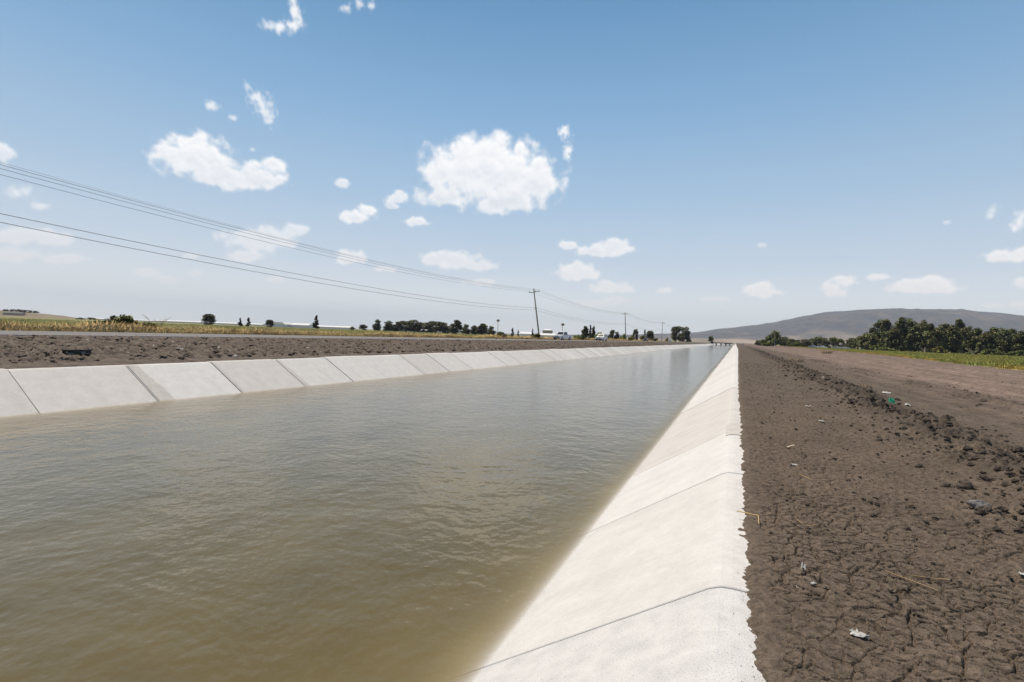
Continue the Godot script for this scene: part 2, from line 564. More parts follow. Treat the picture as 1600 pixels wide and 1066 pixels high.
# ---------------------------------------------------------------- ground sheet to the horizon
func build_ground() -> void:
	var xs := [-9000.0, -6000.0, -4000.0, -2500.0, -1600.0, -1000.0, -700.0, -500.0, -350.0, -250.0, -180.0, -130.0, -100.0, -80.0, -65.0, -55.0, -48.0, -44.0, -41.0, -39.0, -36.6, -32.0, -28.3, -27.4, -26.5, -25.0, -23.5, -22.0, -21.0, -20.4]
	var rx := [0.42, 1.2, 2.0, 2.8, 3.5, 4.2, 5.0, 6.0, 7.0, 8.5, 10.0, 11.5, 13.0, 14.5, 16.0, 17.5, 19.0, 21.0, 23.0, 26.0, 30.0, 36.0, 44.0, 55.0, 70.0, 90.0, 120.0, 160.0, 220.0, 300.0, 420.0, 600.0, 900.0, 1400.0, 2200.0, 3500.0, 5500.0, 9000.0]
	var vs := []
	var v := -700.0
	while v < 9000.0:
		vs.append(v)
		v += clampf(absf(v) * 0.06, 2.5, 600.0)
	vs.append(9000.0)
	var cols := xs.size() + 2 + rx.size()
	var P := PackedVector3Array()
	var C := PackedColorArray()
	for w in vs:
		for x in xs:
			var low := 0.12 if (x > -27.5 and w < 270.0) else 0.0
			P.append(Vector3(x, ground_h(x, w) - low, -w))
			C.append(zone_color(x, w))
		for x in [-20.3, 0.32]:
			P.append(Vector3(x, -4.5, -w))
			C.append(zone_color(x, w))
		for x in rx:
			var low := 0.07 if (x < grass_edge(w) + 3.0 and w < 205.0) else 0.0
			P.append(Vector3(x, ground_h(x, w) - low, -w))
			C.append(zone_color(x, w))
	var o := single("ground", sheet(vs.size(), cols, P, C), mats.land)
	tag(o, "flat farmland and bare earth stretching to the horizon", "", "", "structure")

# ---------------------------------------------------------------- concrete lining
func right_profile() -> Array:
	return [Vector2(0.55, -0.004), Vector2(0.04, 0.0), Vector2(-0.03, -0.006), Vector2(-0.10, -0.036), Vector2(-1.20, -0.752), Vector2(-3.90, -2.51)]

func left_profile() -> Array:
	return [Vector2(-20.35, -0.004), Vector2(-19.84, 0.0), Vector2(-19.77, -0.006), Vector2(-19.69, -0.036), Vector2(-18.3, -0.80), Vector2(-15.2, -2.50)]

func panel_mesh(prof: Array, length: float) -> ArrayMesh:
	var s := Solid.new()
	var n := prof.size()
	var c := 0.007
	var rings := []
	for k in [[0.0, c], [c, 0.0], [length - c, 0.0], [length, c]]:
		var ring := []
		for p in prof: ring.append(Vector3(p.x, p.y - k[1], -k[0]))
		rings.append(ring)
	for k in 3:
		for i in n - 1:
			s.quad(rings[k][i], rings[k][i + 1], rings[k + 1][i + 1], rings[k + 1][i])
	for k in [0, 3]:
		for i in n - 1:
			var d := Vector3(0, -0.12, 0)
			s.quad(rings[k][i], rings[k][i + 1], rings[k][i + 1] + d, rings[k][i] + d)
	return s.done()

func build_canal() -> void:
	var bed := Solid.new()
	var pr := [Vector2(0.5, -0.075), Vector2(-0.04, -0.08), Vector2(-3.85, -2.56), Vector2(-15.2, -2.56), Vector2(-19.75, -0.08), Vector2(-20.3, -0.075)]
	for i in pr.size() - 1:
		bed.quad(Vector3(pr[i].x, pr[i].y, 60), Vector3(pr[i + 1].x, pr[i + 1].y, 60), Vector3(pr[i + 1].x, pr[i + 1].y, -900), Vector3(pr[i].x, pr[i].y, -900))
	tag(single("canal_bed", bed.done(), mats.joint), "dark earth bed under the concrete lining of the canal", "", "", "structure")
	for side in 2:
		var prof := right_profile() if side == 0 else left_profile()
		var root := thing("canal_lining", Vector3.ZERO, "white concrete lining of the near canal bank, beside the bare brown earth" if side == 0 else "grey white concrete lining of the far canal bank, below the rough earth and the road", "canal wall")
		tag(root, "", "", "", "structure")
		root.remove_meta("category")
		var mesh := panel_mesh(prof, PANEL - 0.024)
		var first := 3.47 if side == 0 else 3.47 + PANEL * 0.04
		var k := -6
		while first + k * PANEL < 372.0:
			var z := first + k * PANEL
			var pick := rng.randi_range(0, 4)
			if side == 0 and k == -1: pick = 5
			if side == 1 and k == 1: pick = 1
			if side == 1 and k == 2: pick = 2
			var m: Material = mats["concrete_%d" % pick] if pick < 5 else mats.concrete_rough
			var p := part("concrete_panel", mesh, m, root, Vector3(0, rng.randf_range(-0.006, 0.0), -z))
			p.rotation.z = rng.randf_range(-0.0012, 0.0012)
			k += 1
		var rest := Solid.new() # beyond, where the panels can no longer be told apart
		for i in prof.size() - 1:
			rest.quad(Vector3(prof[i].x, prof[i].y - 0.005, -first - k * PANEL), Vector3(prof[i + 1].x, prof[i + 1].y - 0.005, -first - k * PANEL), Vector3(prof[i + 1].x, prof[i + 1].y - 0.005, -900), Vector3(prof[i].x, prof[i].y - 0.005, -900))
		part("far_lining", rest.done(), mats.concrete_0, root)
		# smears of grey mortar beside some joints, a few millimetres proud
		var smear := func(k0: float, w0: float, w1: float, from: int, to: int):
			var b := Solid.new()
			var z0: float = -(first + k0 * PANEL) - 0.03
			var n := 10
			var pts := []
			for i in range(from, to):
				for j in n: pts.append((prof[i] as Vector2).lerp(prof[i + 1], float(j) / n))
			pts.append(prof[to])
			for i in pts.size() - 1:
				var a: Vector2 = pts[i]
				var c: Vector2 = pts[i + 1]
				var wa: float = lerpf(w0, w1, float(i) / (pts.size() - 1)) * (1.0 + 0.18 * n_mid.get_noise_2d(a.x * 5.0, k0 * 7.0))
				var wc: float = lerpf(w0, w1, float(i + 1) / (pts.size() - 1)) * (1.0 + 0.18 * n_mid.get_noise_2d(c.x * 5.0, k0 * 7.0))
				b.quad(Vector3(a.x, a.y + 0.005, z0), Vector3(c.x, c.y + 0.005, z0), Vector3(c.x, c.y + 0.005, z0 - wc), Vector3(a.x, a.y + 0.005, z0 - wa))
			part("mortar_smear", b.done(), mats.mortar, root)
		if side == 0:
			smear.call(1.86, 1.35, 1.35, 0, 3)
			smear.call(5.0, 0.12, 0.05, 1, 5)
		else:
			for q in [[0.0, 0.10, 0.22], [2.0, 0.12, 0.62], [3.0, 0.05, 0.12], [4.0, 0.1, 0.3], [7.0, 0.15, 0.35], [9.0, 0.05, 0.25], [12.0, 0.1, 0.4], [15.0, 0.1, 0.3], [19.0, 0.2, 0.5], [24.0, 0.2, 0.6]]:
				smear.call(q[0], q[1], q[2], 2, 5)

# ---------------------------------------------------------------- water
func wave(x: float, v: float, s: float) -> float:
	var wx := x + 0.8 * n_big.get_noise_2d(x * 0.35, v * 0.3)
	var wv := v + 0.8 * n_big.get_noise_2d(x * 0.3 + 40.0, v * 0.35)
	var patch := 0.55 + 0.75 * n_big.get_noise_2d(x * 0.16 + 9.0, v * 0.10)
	var h := 0.009 * n_big.get_noise_2d(x * 0.45 + 3.0, v * 0.33) * clampf(0.9 / s, 0.0, 1.0)
	var p := wx * 0.906 + wv * 0.42
	var q := wv * 0.906 - wx * 0.42
	h += 0.0062 * n_mid.get_noise_2d(p * 0.75, q * 1.7) * clampf(0.30 / s, 0.0, 1.0) * clampf(patch, 0.15, 1.2)
	h += 0.0020 * n_fine.get_noise_2d(p * 2.6, q * 6.0) * clampf(0.08 / s, 0.0, 1.0) * clampf(patch * 1.3, 0.1, 1.3)
	return h

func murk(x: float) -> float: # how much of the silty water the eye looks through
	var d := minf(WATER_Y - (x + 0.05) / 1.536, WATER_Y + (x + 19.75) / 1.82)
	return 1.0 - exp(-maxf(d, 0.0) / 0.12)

func bedlight_tint(x: float) -> Color: # light off the pale concrete bed painted in: shallows brighter and yellower
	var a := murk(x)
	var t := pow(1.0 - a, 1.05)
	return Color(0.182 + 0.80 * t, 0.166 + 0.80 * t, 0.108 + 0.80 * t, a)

func build_water() -> void:
	var m := mat("water", lin(0.72, 0.60, 0.34), 0.07)
	m.metallic_specular = 0.44
	m.vertex_color_use_as_albedo = true
	m.transparency = BaseMaterial3D.TRANSPARENCY_ALPHA
	world_tex(m, grain_tex(256, [[31, 0.008, 3, 0.10]], 0.94), normal_tex(512, [[32, 0.014, 3, 0.75], [33, 0.04, 3, 0.42], [34, 0.09, 2, 0.09]], 6.0), 4.9, 0.27)
	var P := PackedVector3Array()
	var C := PackedColorArray()
	var cols := 340
	var rows := 0
	var keep := PackedByteArray()
	var r := 1.7
	while r < 900.0:
		for c in cols:
			var phi := deg_to_rad(-118.0 + 120.0 * c / (cols - 1))
			var x := r * sin(phi)
			var v := r * cos(phi)
			keep.append(1 if (x < -1.0 and x > -19.0 and v > -9.0) else 0)
			x = clampf(x, -18.4, -1.3)
			v = maxf(v, -8.5)
			P.append(Vector3(x, WATER_Y + wave(x, v, r * 0.0062), -v))
			C.append(bedlight_tint(x))
		rows += 1
		r *= 1.0066
	var near := sheet(rows, cols, P, C, true, keep)
	tag(single("water", near, m), "murky brown green canal water with wind ripples", "", "", "structure")
	P = PackedVector3Array()
	C = PackedColorArray()
	var xs := [-18.4, -17.75, -17.5, -17.2, -16.6, -15.0, -12.0, -8.0, -5.0, -3.5, -2.7, -2.3, -2.0, -1.75, -1.3]
	for k in 40:
		var v := -8.4 - k * 1.6
		for x in xs:
			P.append(Vector3(x, WATER_Y + wave(x, v, 0.8), -v))
			C.append(bedlight_tint(x))
	tag(single("water", sheet(40, xs.size(), P, C), m), "murky canal water flowing on behind the camera", "", "", "structure")

# ---------------------------------------------------------------- bare earth beside the near bank
const HOLLOWS := [[2.95, 10.35, 0.42, 0.20, 0.09], [3.75, 11.0, 0.4, 0.22, 0.07], [3.6, 8.3, 0.35, 0.2, 0.06], [3.2, 7.7, 0.3, 0.15, 0.06], [2.9, 7.4, 0.25, 0.14, 0.05], [3.5, 16.4, 0.8, 0.3, 0.08], [3.2, 22.0, 1.0, 0.3, 0.08]]

func soil_at(x: float, v: float) -> Array:
	var h := ground_h(x, v)
	var s := maxf(v * 0.0035, 0.004)
	var edge := 0.19 + 0.03 * n_big.get_noise_1d(v * 1.1) + 0.03 * n_mid.get_noise_1d(v * 2.4 + 7.0) + 0.06 / (1.0 + v * 0.05) * maxf(0.0, n_fine.get_noise_1d(v * 7.0)) + 0.004 * maxf(v - 20.0, 0.0)
	var rim := clampf((x - edge) * 0.30, -0.09, 0.0)
	if rim < 0.0: h += rim - 0.03 * smoothstep(0.0, -0.02, rim)
	var xr := 3.35 + 0.35 * n_big.get_noise_1d(v * 0.22 + 30.0) + 0.006 * v
	var band := exp(-pow((x - xr) / (0.62 + 0.004 * v), 2.0))
	var clump := clampf(0.5 + 1.1 * n_big.get_noise_2d(x * 0.9, v * 0.5), 0.0, 1.0)
	var clod := 1.0 - clampf(n_clod.get_noise_2d(x * 4.2, v * 3.6) + 1.0, 0.0, 1.0)
	var clod2 := 1.0 - clampf(n_clod.get_noise_2d(x * 9.0 + 50.0, v * 8.0) + 1.0, 0.0, 1.0)
	var amp := clampf(band * clump * 1.2, 0.0, 1.0)
	# a weaker line of clods on the dirt road
	var band2 := exp(-pow((x - 7.4 - 0.5 * n_big.get_noise_1d(v * 0.15)) / 0.55, 2.0)) * clampf(0.35 + n_big.get_noise_1d(v * 0.12 + 80.0) * 1.2, 0.0, 1.0) * smoothstep(8.0, 13.0, v)
	amp = maxf(amp, band2 * 0.7)
	h += amp * (0.03 + 0.20 * clod * clod + 0.09 * clod2 * clod2) + band * 0.09
	for q in HOLLOWS:
		var dx: float = (x - q[0]) / q[2]
		var dv: float = (v - q[1]) / q[3]
		var d := dx * dx + dv * dv
		if d < 4.0: h -= q[4] * exp(-d * 1.6)
	var rough := n_mid.get_noise_2d(x * 3.2, v * 3.2)
	var fine := n_fine.get_noise_2d(x * 13.0, v * 13.0)
	h += 0.012 * rough + (0.005 + 0.010 * clampf(rough + 0.2, 0.0, 1.0)) * fine * clampf(0.06 / s, 0.0, 1.0)
	h += (0.030 + 0.03 * smoothstep(4.5, 6.5, x)) * clod2 * clod2 * clampf(n_big.get_noise_2d(x * 1.4, v * 1.4 + 20.0) * 2.0 + 0.2, 0.0, 1.0)
	var crk := 0.0
	if v < 26.0 and amp < 0.6:
		var zone := clampf(0.85 + 0.6 * n_big.get_noise_2d(x * 0.55 + 5.0, v * 0.4), 0.0, 1.0) * smoothstep(5.0, 3.2, x) * smoothstep(26.0, 9.0, v)
		var e := n_crack.get_noise_2d(x * 5.8, v * 5.8) + 1.0
		var wid := 0.055 + 0.03 * rough
		crk = (1.0 - smoothstep(wid * 0.45, wid * 1.2, e)) * zone
		var e2 := n_crack.get_noise_2d(x * 11.0 + 31.0, v * 11.0) + 1.0
		crk = maxf(crk, (1.0 - smoothstep(0.04, 0.11, e2)) * 0.75 * zone * clampf(0.75 - fine, 0.0, 1.0))
		crk *= 1.0 - 0.6 * amp
		h -= crk * 0.042 * smoothstep(0.0, 0.2, x - edge)
	# wheel ruts along the dirt road
	if x > 6.5:
		for t in [8.9, 10.6, 12.2, 14.0]:
			var w: float = x - t - 0.25 * n_big.get_noise_1d(v * 0.05 + t) - 0.012 * v
			h -= 0.09 * exp(-pow(w / 0.22, 2.0))
			h += 0.05 * exp(-pow((absf(w) - 0.42) / 0.15, 2.0))
	var c := zone_color(x, v)
	c = c.lerp(Color(0.062, 0.052, 0.043), clampf(amp * 0.75, 0.0, 0.7)) # freshly turned, damp
	var k := 1.0 + 0.22 * n_mid.get_noise_2d(x * 0.8 + 60.0, v * 0.8) + 0.34 * fine
	if x > 4.0: k *= 1.0 + smoothstep(4.0, 6.0, x) * (0.30 * n_mid.get_noise_2d(x * 1.6, v * 0.10) + 0.25 * n_mid.get_noise_2d(x * 2.5, v * 1.2))
	c = Color(c.r * k, c.g * k, c.b * k)
	if x > 6.5: # packed pale wheel tracks
		for t in [8.9, 10.6, 12.2, 14.0]:
			var w2: float = x - t - 0.25 * n_big.get_noise_1d(v * 0.05 + t) - 0.012 * v
			c = c.lerp(Color(0.30, 0.225, 0.185), 0.4 * exp(-pow(w2 / 0.25, 2.0)))
	return [h, c]

func build_soil() -> void:
	var ts := []
	var t := 0.0
	while t < 0.46: ts.append(t); t += 0.0020
	while t < 0.95: ts.append(t); t += 0.012
	var P := PackedVector3Array()
	var C := PackedColorArray()
	var rows := 0
	var v := 1.2
	while v < 210.0:
		var most := grass_edge(v) + 2.0
		for q in ts:
			var x := minf(0.04 + q * v, most + q * 0.5)
			var a := soil_at(x, v)
			P.append(Vector3(x, a[0], -v))
			C.append(a[1])
		rows += 1
		v *= 1.0018 if v < 6.0 else (1.003 if v < 14.0 else 1.0045)
	tag(single("bare_earth", sheet(rows, ts.size(), P, C), mats.soil), "dry cracked brown earth with a ridge of dark clods and a rutted dirt track beyond", "", "", "structure")
	# loose clods along the ridge
	var W := []
	var T := []
	for i in 6500:
		var w := 5.5 + 110.0 * pow(rng.randf(), 2.3)
		var x := 3.35 + 0.35 * n_big.get_noise_1d(w * 0.22 + 30.0) + 0.006 * w + rng.randfn(0.0, 0.42)
		if i % 6 == 0: x = rng.randf_range(0.4, 3.0)
		if i % 6 == 1: x = 4.5 + rng.randf() * minf(11.0, w * 0.45)
		if i % 9 == 0: x = (7.4 if i % 2 else 11.4) + rng.randfn(0.0, 0.6)
		var s := (0.010 + 0.05 * pow(rng.randf(), 2.0)) * (1.4 if rng.randf() < 0.12 else 1.0)
		if i % 6 < 2: s *= 0.5
		var a := soil_at(x, w)
		W.append(spot(Vector3(x, a[0] + s * 0.25, -w), rng.randf() * TAU, Vector3(s, s * 0.8, s * rng.randf_range(0.7, 1.3)), rng.randf() * 0.6))
		var k := rng.randf_range(0.7, 1.15)
		T.append(Color(0.078 * k, 0.064 * k, 0.052 * k).lerp(a[1], 0.4))
	for i in 2400: # crumbs all over the flat strip
		var w := 3.5 + 38.0 * pow(rng.randf(), 1.4)
		var x := rng.randf_range(0.28, minf(0.5 * w + 0.4, 4.6))
		var s := 0.004 + 0.014 * pow(rng.randf(), 2.0) + w * 0.0003
		var a := soil_at(x, w)
		W.append(spot(Vector3(x, a[0] + s * 0.3, -w), rng.randf() * TAU, Vector3(s, s * 0.8, s * rng.randf_range(0.7, 1.4)), rng.randf() * 0.6))
		var k := rng.randf_range(0.6, 1.5)
		T.append(Color(0.135 * k, 0.106 * k, 0.082 * k))
	scatter("loose_clods", lump(3, 0.9, 1), mats.clod, W, T, "small dark earth clods strewn along the ridge beside the near bank", "clods")

func build_left_bank() -> void:
	var P := PackedVector3Array()
	var C := PackedColorArray()
	var cols := 108
	var rows := 0
	var v := -15.0
	while v < 275.0:
		for c in cols:
			var x := -20.0 - 7.9 * c / (cols - 1)
			var u := -x
			var h := ground_h(x, v)
			var amp := smoothstep(20.2, 21.2, u) * smoothstep(27.6, 26.6, u)
			var edge := 20.17 + 0.06 * n_mid.get_noise_1d(v * 2.0) + 0.03 * n_fine.get_noise_1d(v * 6.0)
			var rim := clampf((u - edge) * 0.4, -0.08, 0.0)
			var clod := 1.0 - clampf(n_clod.get_noise_2d(x * 4.4, v * 4.0) + 1.0, 0.0, 1.0)
			var clod2 := 1.0 - clampf(n_clod.get_noise_2d(x * 9.0 + 9.0, v * 8.0) + 1.0, 0.0, 1.0)
			var rough := n_mid.get_noise_2d(x * 1.3, v * 1.1)
			h += rim + amp * (0.10 * rough + 0.17 * clod * clod + 0.11 * clod2 * clod2 - 0.06)
			h += 0.06 * n_fine.get_noise_2d(x * 6.0, v * 6.0) * amp
			P.append(Vector3(x, h, -v))
			var k := 1.0 + 0.45 * rough + 0.45 * n_fine.get_noise_2d(x * 4.0, v * 4.0)
			var col := zone_color(x, v)
			C.append(Color(col.r * k, col.g * k, col.b * k))
		rows += 1
		v += 0.0032 * sqrt(22.0 * 22.0 + v * v)
	tag(single("earth_bank", sheet(rows, cols, P, C, true), mats.soil), "rough bank of turned brown earth between the far lining and the road", "", "", "structure")
	var W := []
	var T := []
	var W2 := []
	var T2 := []
	for i in 26000:
		var w := -13.0 + 190.0 * pow(rng.randf(), 1.7)
		var x := -rng.randf_range(20.6, 27.2)
		var s := 0.022 + 0.10 * pow(rng.randf(), 2.5)
		var pale := rng.randf() < 0.05
		var k := rng.randf_range(0.4, 1.75)
		var p := spot(Vector3(x, ground_h(x, w) + s * 0.3 + 0.05 * n_mid.get_noise_2d(x * 1.3, w * 1.1), -w), rng.randf() * TAU, Vector3(s, s * 0.8, s * rng.randf_range(0.7, 1.5)), rng.randf() * 0.7)
		if pale:
			W2.append(p); T2.append(Color(0.36 * k, 0.33 * k, 0.29 * k))
		else:
			W.append(p); T.append(Color(0.115 * k, 0.092 * k, 0.074 * k))
	scatter("earth_clods", lump(5, 0.9, 1), mats.clod, W, T, "brown earth clods covering the rough bank below the road", "clods")
	scatter("pale_stones", lump(6, 0.5, 1), mats.clod, W2, T2, "small pale stones scattered over the rough earth bank below the road", "stones")

func build_road() -> void:
	var s := Solid.new()
	var prof := [Vector2(-28.2, 0.70), Vector2(-28.25, 0.79), Vector2(-32.2, 0.83), Vector2(-36.2, 0.79), Vector2(-36.25, 0.70)]
	for i in prof.size() - 1:
		s.quad(Vector3(prof[i].x, prof[i].y, 400), Vector3(prof[i + 1].x, prof[i + 1].y, 400), Vector3(prof[i + 1].x, prof[i + 1].y, -1500), Vector3(prof[i].x, prof[i].y, -1500))
	tag(single("road", s.done(), mats.asphalt), "grey asphalt road running along the far bank of the canal", "", "", "structure")

# ---------------------------------------------------------------- hills
func build_hills() -> void:
	var tops := [[-40.0, 0.0], [-22.0, 0.10], [-12.0, 0.45], [-7.3, 0.75], [-4.25, 0.98], [-1.3, 1.50], [1.8, 1.93], [3.2, 2.2], [4.7, 2.60], [6.4, 3.03], [8.6, 3.38], [10.9, 3.61], [13.0, 3.70], [15.8, 3.66], [17.9, 3.56], [19.9, 3.34], [21.7, 3.06], [26.0, 2.3], [32.0, 1.3], [42.0, 0.5], [55.0, 0.0]]
	var nn := noise(71, 0.0012, 5)
	nn.fractal_type = FastNoiseLite.FRACTAL_RIDGED
	var nf := noise(72, 0.02, 4)
	var np := noise(73, 0.0022, 3)
	var P := PackedVector3Array()
	var C := PackedColorArray()
	var cols := 420
	var rows := 90
	for r in rows:
		var R := 3300.0 + 4300.0 * r / (rows - 1)
		for c in cols:
			var a := -40.0 + 95.0 * c / (cols - 1)
			var k := 0
			while a > tops[k + 1][0] and k < tops.size() - 2: k += 1
			var t: float = smoothstep(0.0, 1.0, clampf((a - tops[k][0]) / (tops[k + 1][0] - tops[k][0]), 0.0, 1.0)) * 0.5 + 0.5 * clampf((a - tops[k][0]) / (tops[k + 1][0] - tops[k][0]), 0.0, 1.0)
			var e: float = lerpf(tops[k][1], tops[k + 1][1], t)
			var top := tan(deg_to_rad(e)) * 6000.0
			var x := R * sin(deg_to_rad(a))
			var z := -R * cos(deg_to_rad(a))
			var rise := smoothstep(3500.0, 6000.0, R)
			rise = rise * 0.75 + 0.25 * clampf((R - 3400.0) / 2600.0, 0.0, 1.0)
			var back := smoothstep(7600.0, 6100.0, R)
			var rid := nn.get_noise_2d(x, z)
			var h := top * minf(rise, back) * (1.0 + 0.22 * rid * rise * (1.0 - rise) * 4.0) + 4.0 * nf.get_noise_2d(x, z) * rise
			P.append(Vector3(x, h - 3.0 + 3.4 * smoothstep(3300.0, 3500.0, R), z))
			var scrub := Color(0.045, 0.046, 0.055)
			var dry := Color(0.40, 0.30, 0.205)
			var f := clampf(smoothstep(0.34, 0.02, rise) * 1.1 + np.get_noise_2d(x * 1.0, z) * 0.8 - 0.18, 0.0, 1.0)
			var col := scrub.lerp(Color(0.098, 0.085, 0.078), clampf(0.3 + nf.get_noise_2d(x * 0.7, z * 0.7) * 1.2 + rid * 0.3, 0.0, 1.0)).lerp(dry, f * 0.8)
			C.append(col)
	tag(single("hill", sheet(rows, cols, P, C), mats.hill), "long low brown hill fading in the haze on the right of the horizon", "", "", "structure")
	# a low mound far off on the left
	P = PackedVector3Array()
	C = PackedColorArray()
	for r in 30:
		for c in 60:
			var fx := float(c) / 59.0 * 2.0 - 1.0
			var fz := float(r) / 29.0 * 2.0 - 1.0
			var d := sqrt(fx * fx + fz * fz)
			var h := 8.0 * smoothstep(1.0, 0.1, d) * (1.0 + 0.3 * n_big.get_noise_2d(fx * 2.0, fz * 2.0))
			P.append(Vector3(-955.0 + fx * 70.0 + fz * 60.0, h + 0.2, -325.0 + fx * -70.0 + fz * 60.0))
			var k := 1.0 + 0.4 * n_mid.get_noise_2d(fx * 6.0, fz * 6.0)
			C.append(Color(0.21 * k, 0.17 * k, 0.12 * k))
	tag(single("mound", sheet(30, 60, P, C), mats.hill), "low dry mound on the far left horizon", "", "", "structure")

# ---------------------------------------------------------------- bridge at the far end
func build_bridge() -> void:
	var g := mat("bridge_concrete", lin(0.16, 0.135, 0.115), 0.95)
	var b := thing("road_bridge", Vector3(0, 0, -470), "low dark concrete road bridge across the far end of the canal", "bridge")
	var s := Solid.new()
	s.box(Vector3(-12.0, 0.72, 0), Vector3(17.0, 0.5, 7.0))
	part("deck", s.done(), g, b)
	for e in [3.4, -3.4]:
		s = Solid.new()
		s.box(Vector3(-12.0, 1.15, e), Vector3(17.0, 0.34, 0.2))
		part("parapet", s.done(), g, b)
	for x in [-8.0, -12.0, -16.0]:
		s = Solid.new()
		s.box(Vector3(x, -0.9, 0), Vector3(0.9, 2.72, 6.6))
		part("pier", s.done(), g, b)
	for q in [[-19.6, 2.4], [-4.4, 2.4]]:
		s = Solid.new()
		s.box(Vector3(q[0], -0.6, 0), Vector3(q[1], 2.1, 7.4))
		part("abutment", s.done(), mats.concrete_1, b)
	s = Solid.new()
	s.prism([Vector3(-3.4, -2.4, 3.7), Vector3(0.6, -2.4, 3.7), Vector3(0.6, -2.4, 13.0), Vector3(-0.4, -2.4, 13.0)], [Vector3(-5.0, 0.02, 3.7), Vector3(0.6, 0.02, 3.7), Vector3(0.6, 0.02, 13.0), Vector3(0.1, 0.02, 13.0)])
	part("wing_wall", s.done(), mats.concrete_2, b)

# ---------------------------------------------------------------- trees and shrubs
# a crown of leaf clumps filling lobes; lobes = [centre, radii]; unit: metres
func crown(seed_: int, lobes: Array, count: int, size: float, base: Color, dead := 0.06) -> ArrayMesh:
	var r := RandomNumberGenerator.new()
	r.seed = seed_
	var P := PackedVector3Array()
	var N := PackedVector3Array()
	var C := PackedColorArray()
	var I := PackedInt32Array()
	var vol := 0.0
	for l in lobes: vol += pow(l[1].x * l[1].y * l[1].z, 0.7)
	for l in lobes:
		var n := int(count * pow(l[1].x * l[1].y * l[1].z, 0.7) / vol)
		var tone := r.randf_range(0.72, 1.25)
		var warm := r.randf_range(-0.10, 0.14)
		for i in n:
			var d := Vector3(r.randfn(), r.randfn(), r.randfn()).normalized()
			var q := pow(r.randf(), 0.42)
			var p: Vector3 = l[0] + d * l[1] * q
			var out: Vector3 = (d / l[1] * l[1].y).normalized()
			var a := Vector3(r.randfn(), r.randfn(), r.randfn()).normalized()
			var t := a.cross(out + Vector3(0.01, 0.02, 0)).normalized() * size * r.randf_range(0.5, 1.3)
			var b := a.cross(t).normalized() * size * r.randf_range(0.35, 0.9)
			var k := tone * r.randf_range(0.6, 1.45)
			var c := Color(base.r * k * (1.0 + warm), base.g * k, base.b * k)
			if r.randf() < dead: c = Color(0.14, 0.105, 0.06)
			var at := P.size()
			for v in [p - t, p - b * 0.8, p + t * 0.9, p + b]:
				P.append(v)
				N.append((out * 0.45 + a * 0.35 + Vector3(0, 0.85, 0)).normalized())
				C.append(c)
			I.append_array(PackedInt32Array([at, at + 1, at + 2, at, at + 2, at + 3]))
	return commit(P, I, N, C)

func trunk_mesh(seed_: int, height: float, radius: float, limbs: Array) -> ArrayMesh:
	var r := RandomNumberGenerator.new()
	r.seed = seed_
	var s := Solid.new()
	var pts := []
	var rad := []
	for i in 6:
		var t := i / 5.0
		pts.append(Vector3(r.randf_range(-0.5, 0.5) * radius * t * 3.0, height * t - 0.15, r.randf_range(-0.5, 0.5) * radius * t * 3.0))
		rad.append(radius * lerpf(1.15, 0.35, t))
	s.tube(pts, rad, 7)
	for l in limbs:
		var from: Vector3 = pts[2].lerp(pts[4], r.randf())
		var to: Vector3 = l
		s.tube([from, from.lerp(to, 0.5) + Vector3(0, r.randf_range(-0.1, 0.3), 0), to], [radius * 0.45, radius * 0.3, radius * 0.1], 5)
	return s.done()

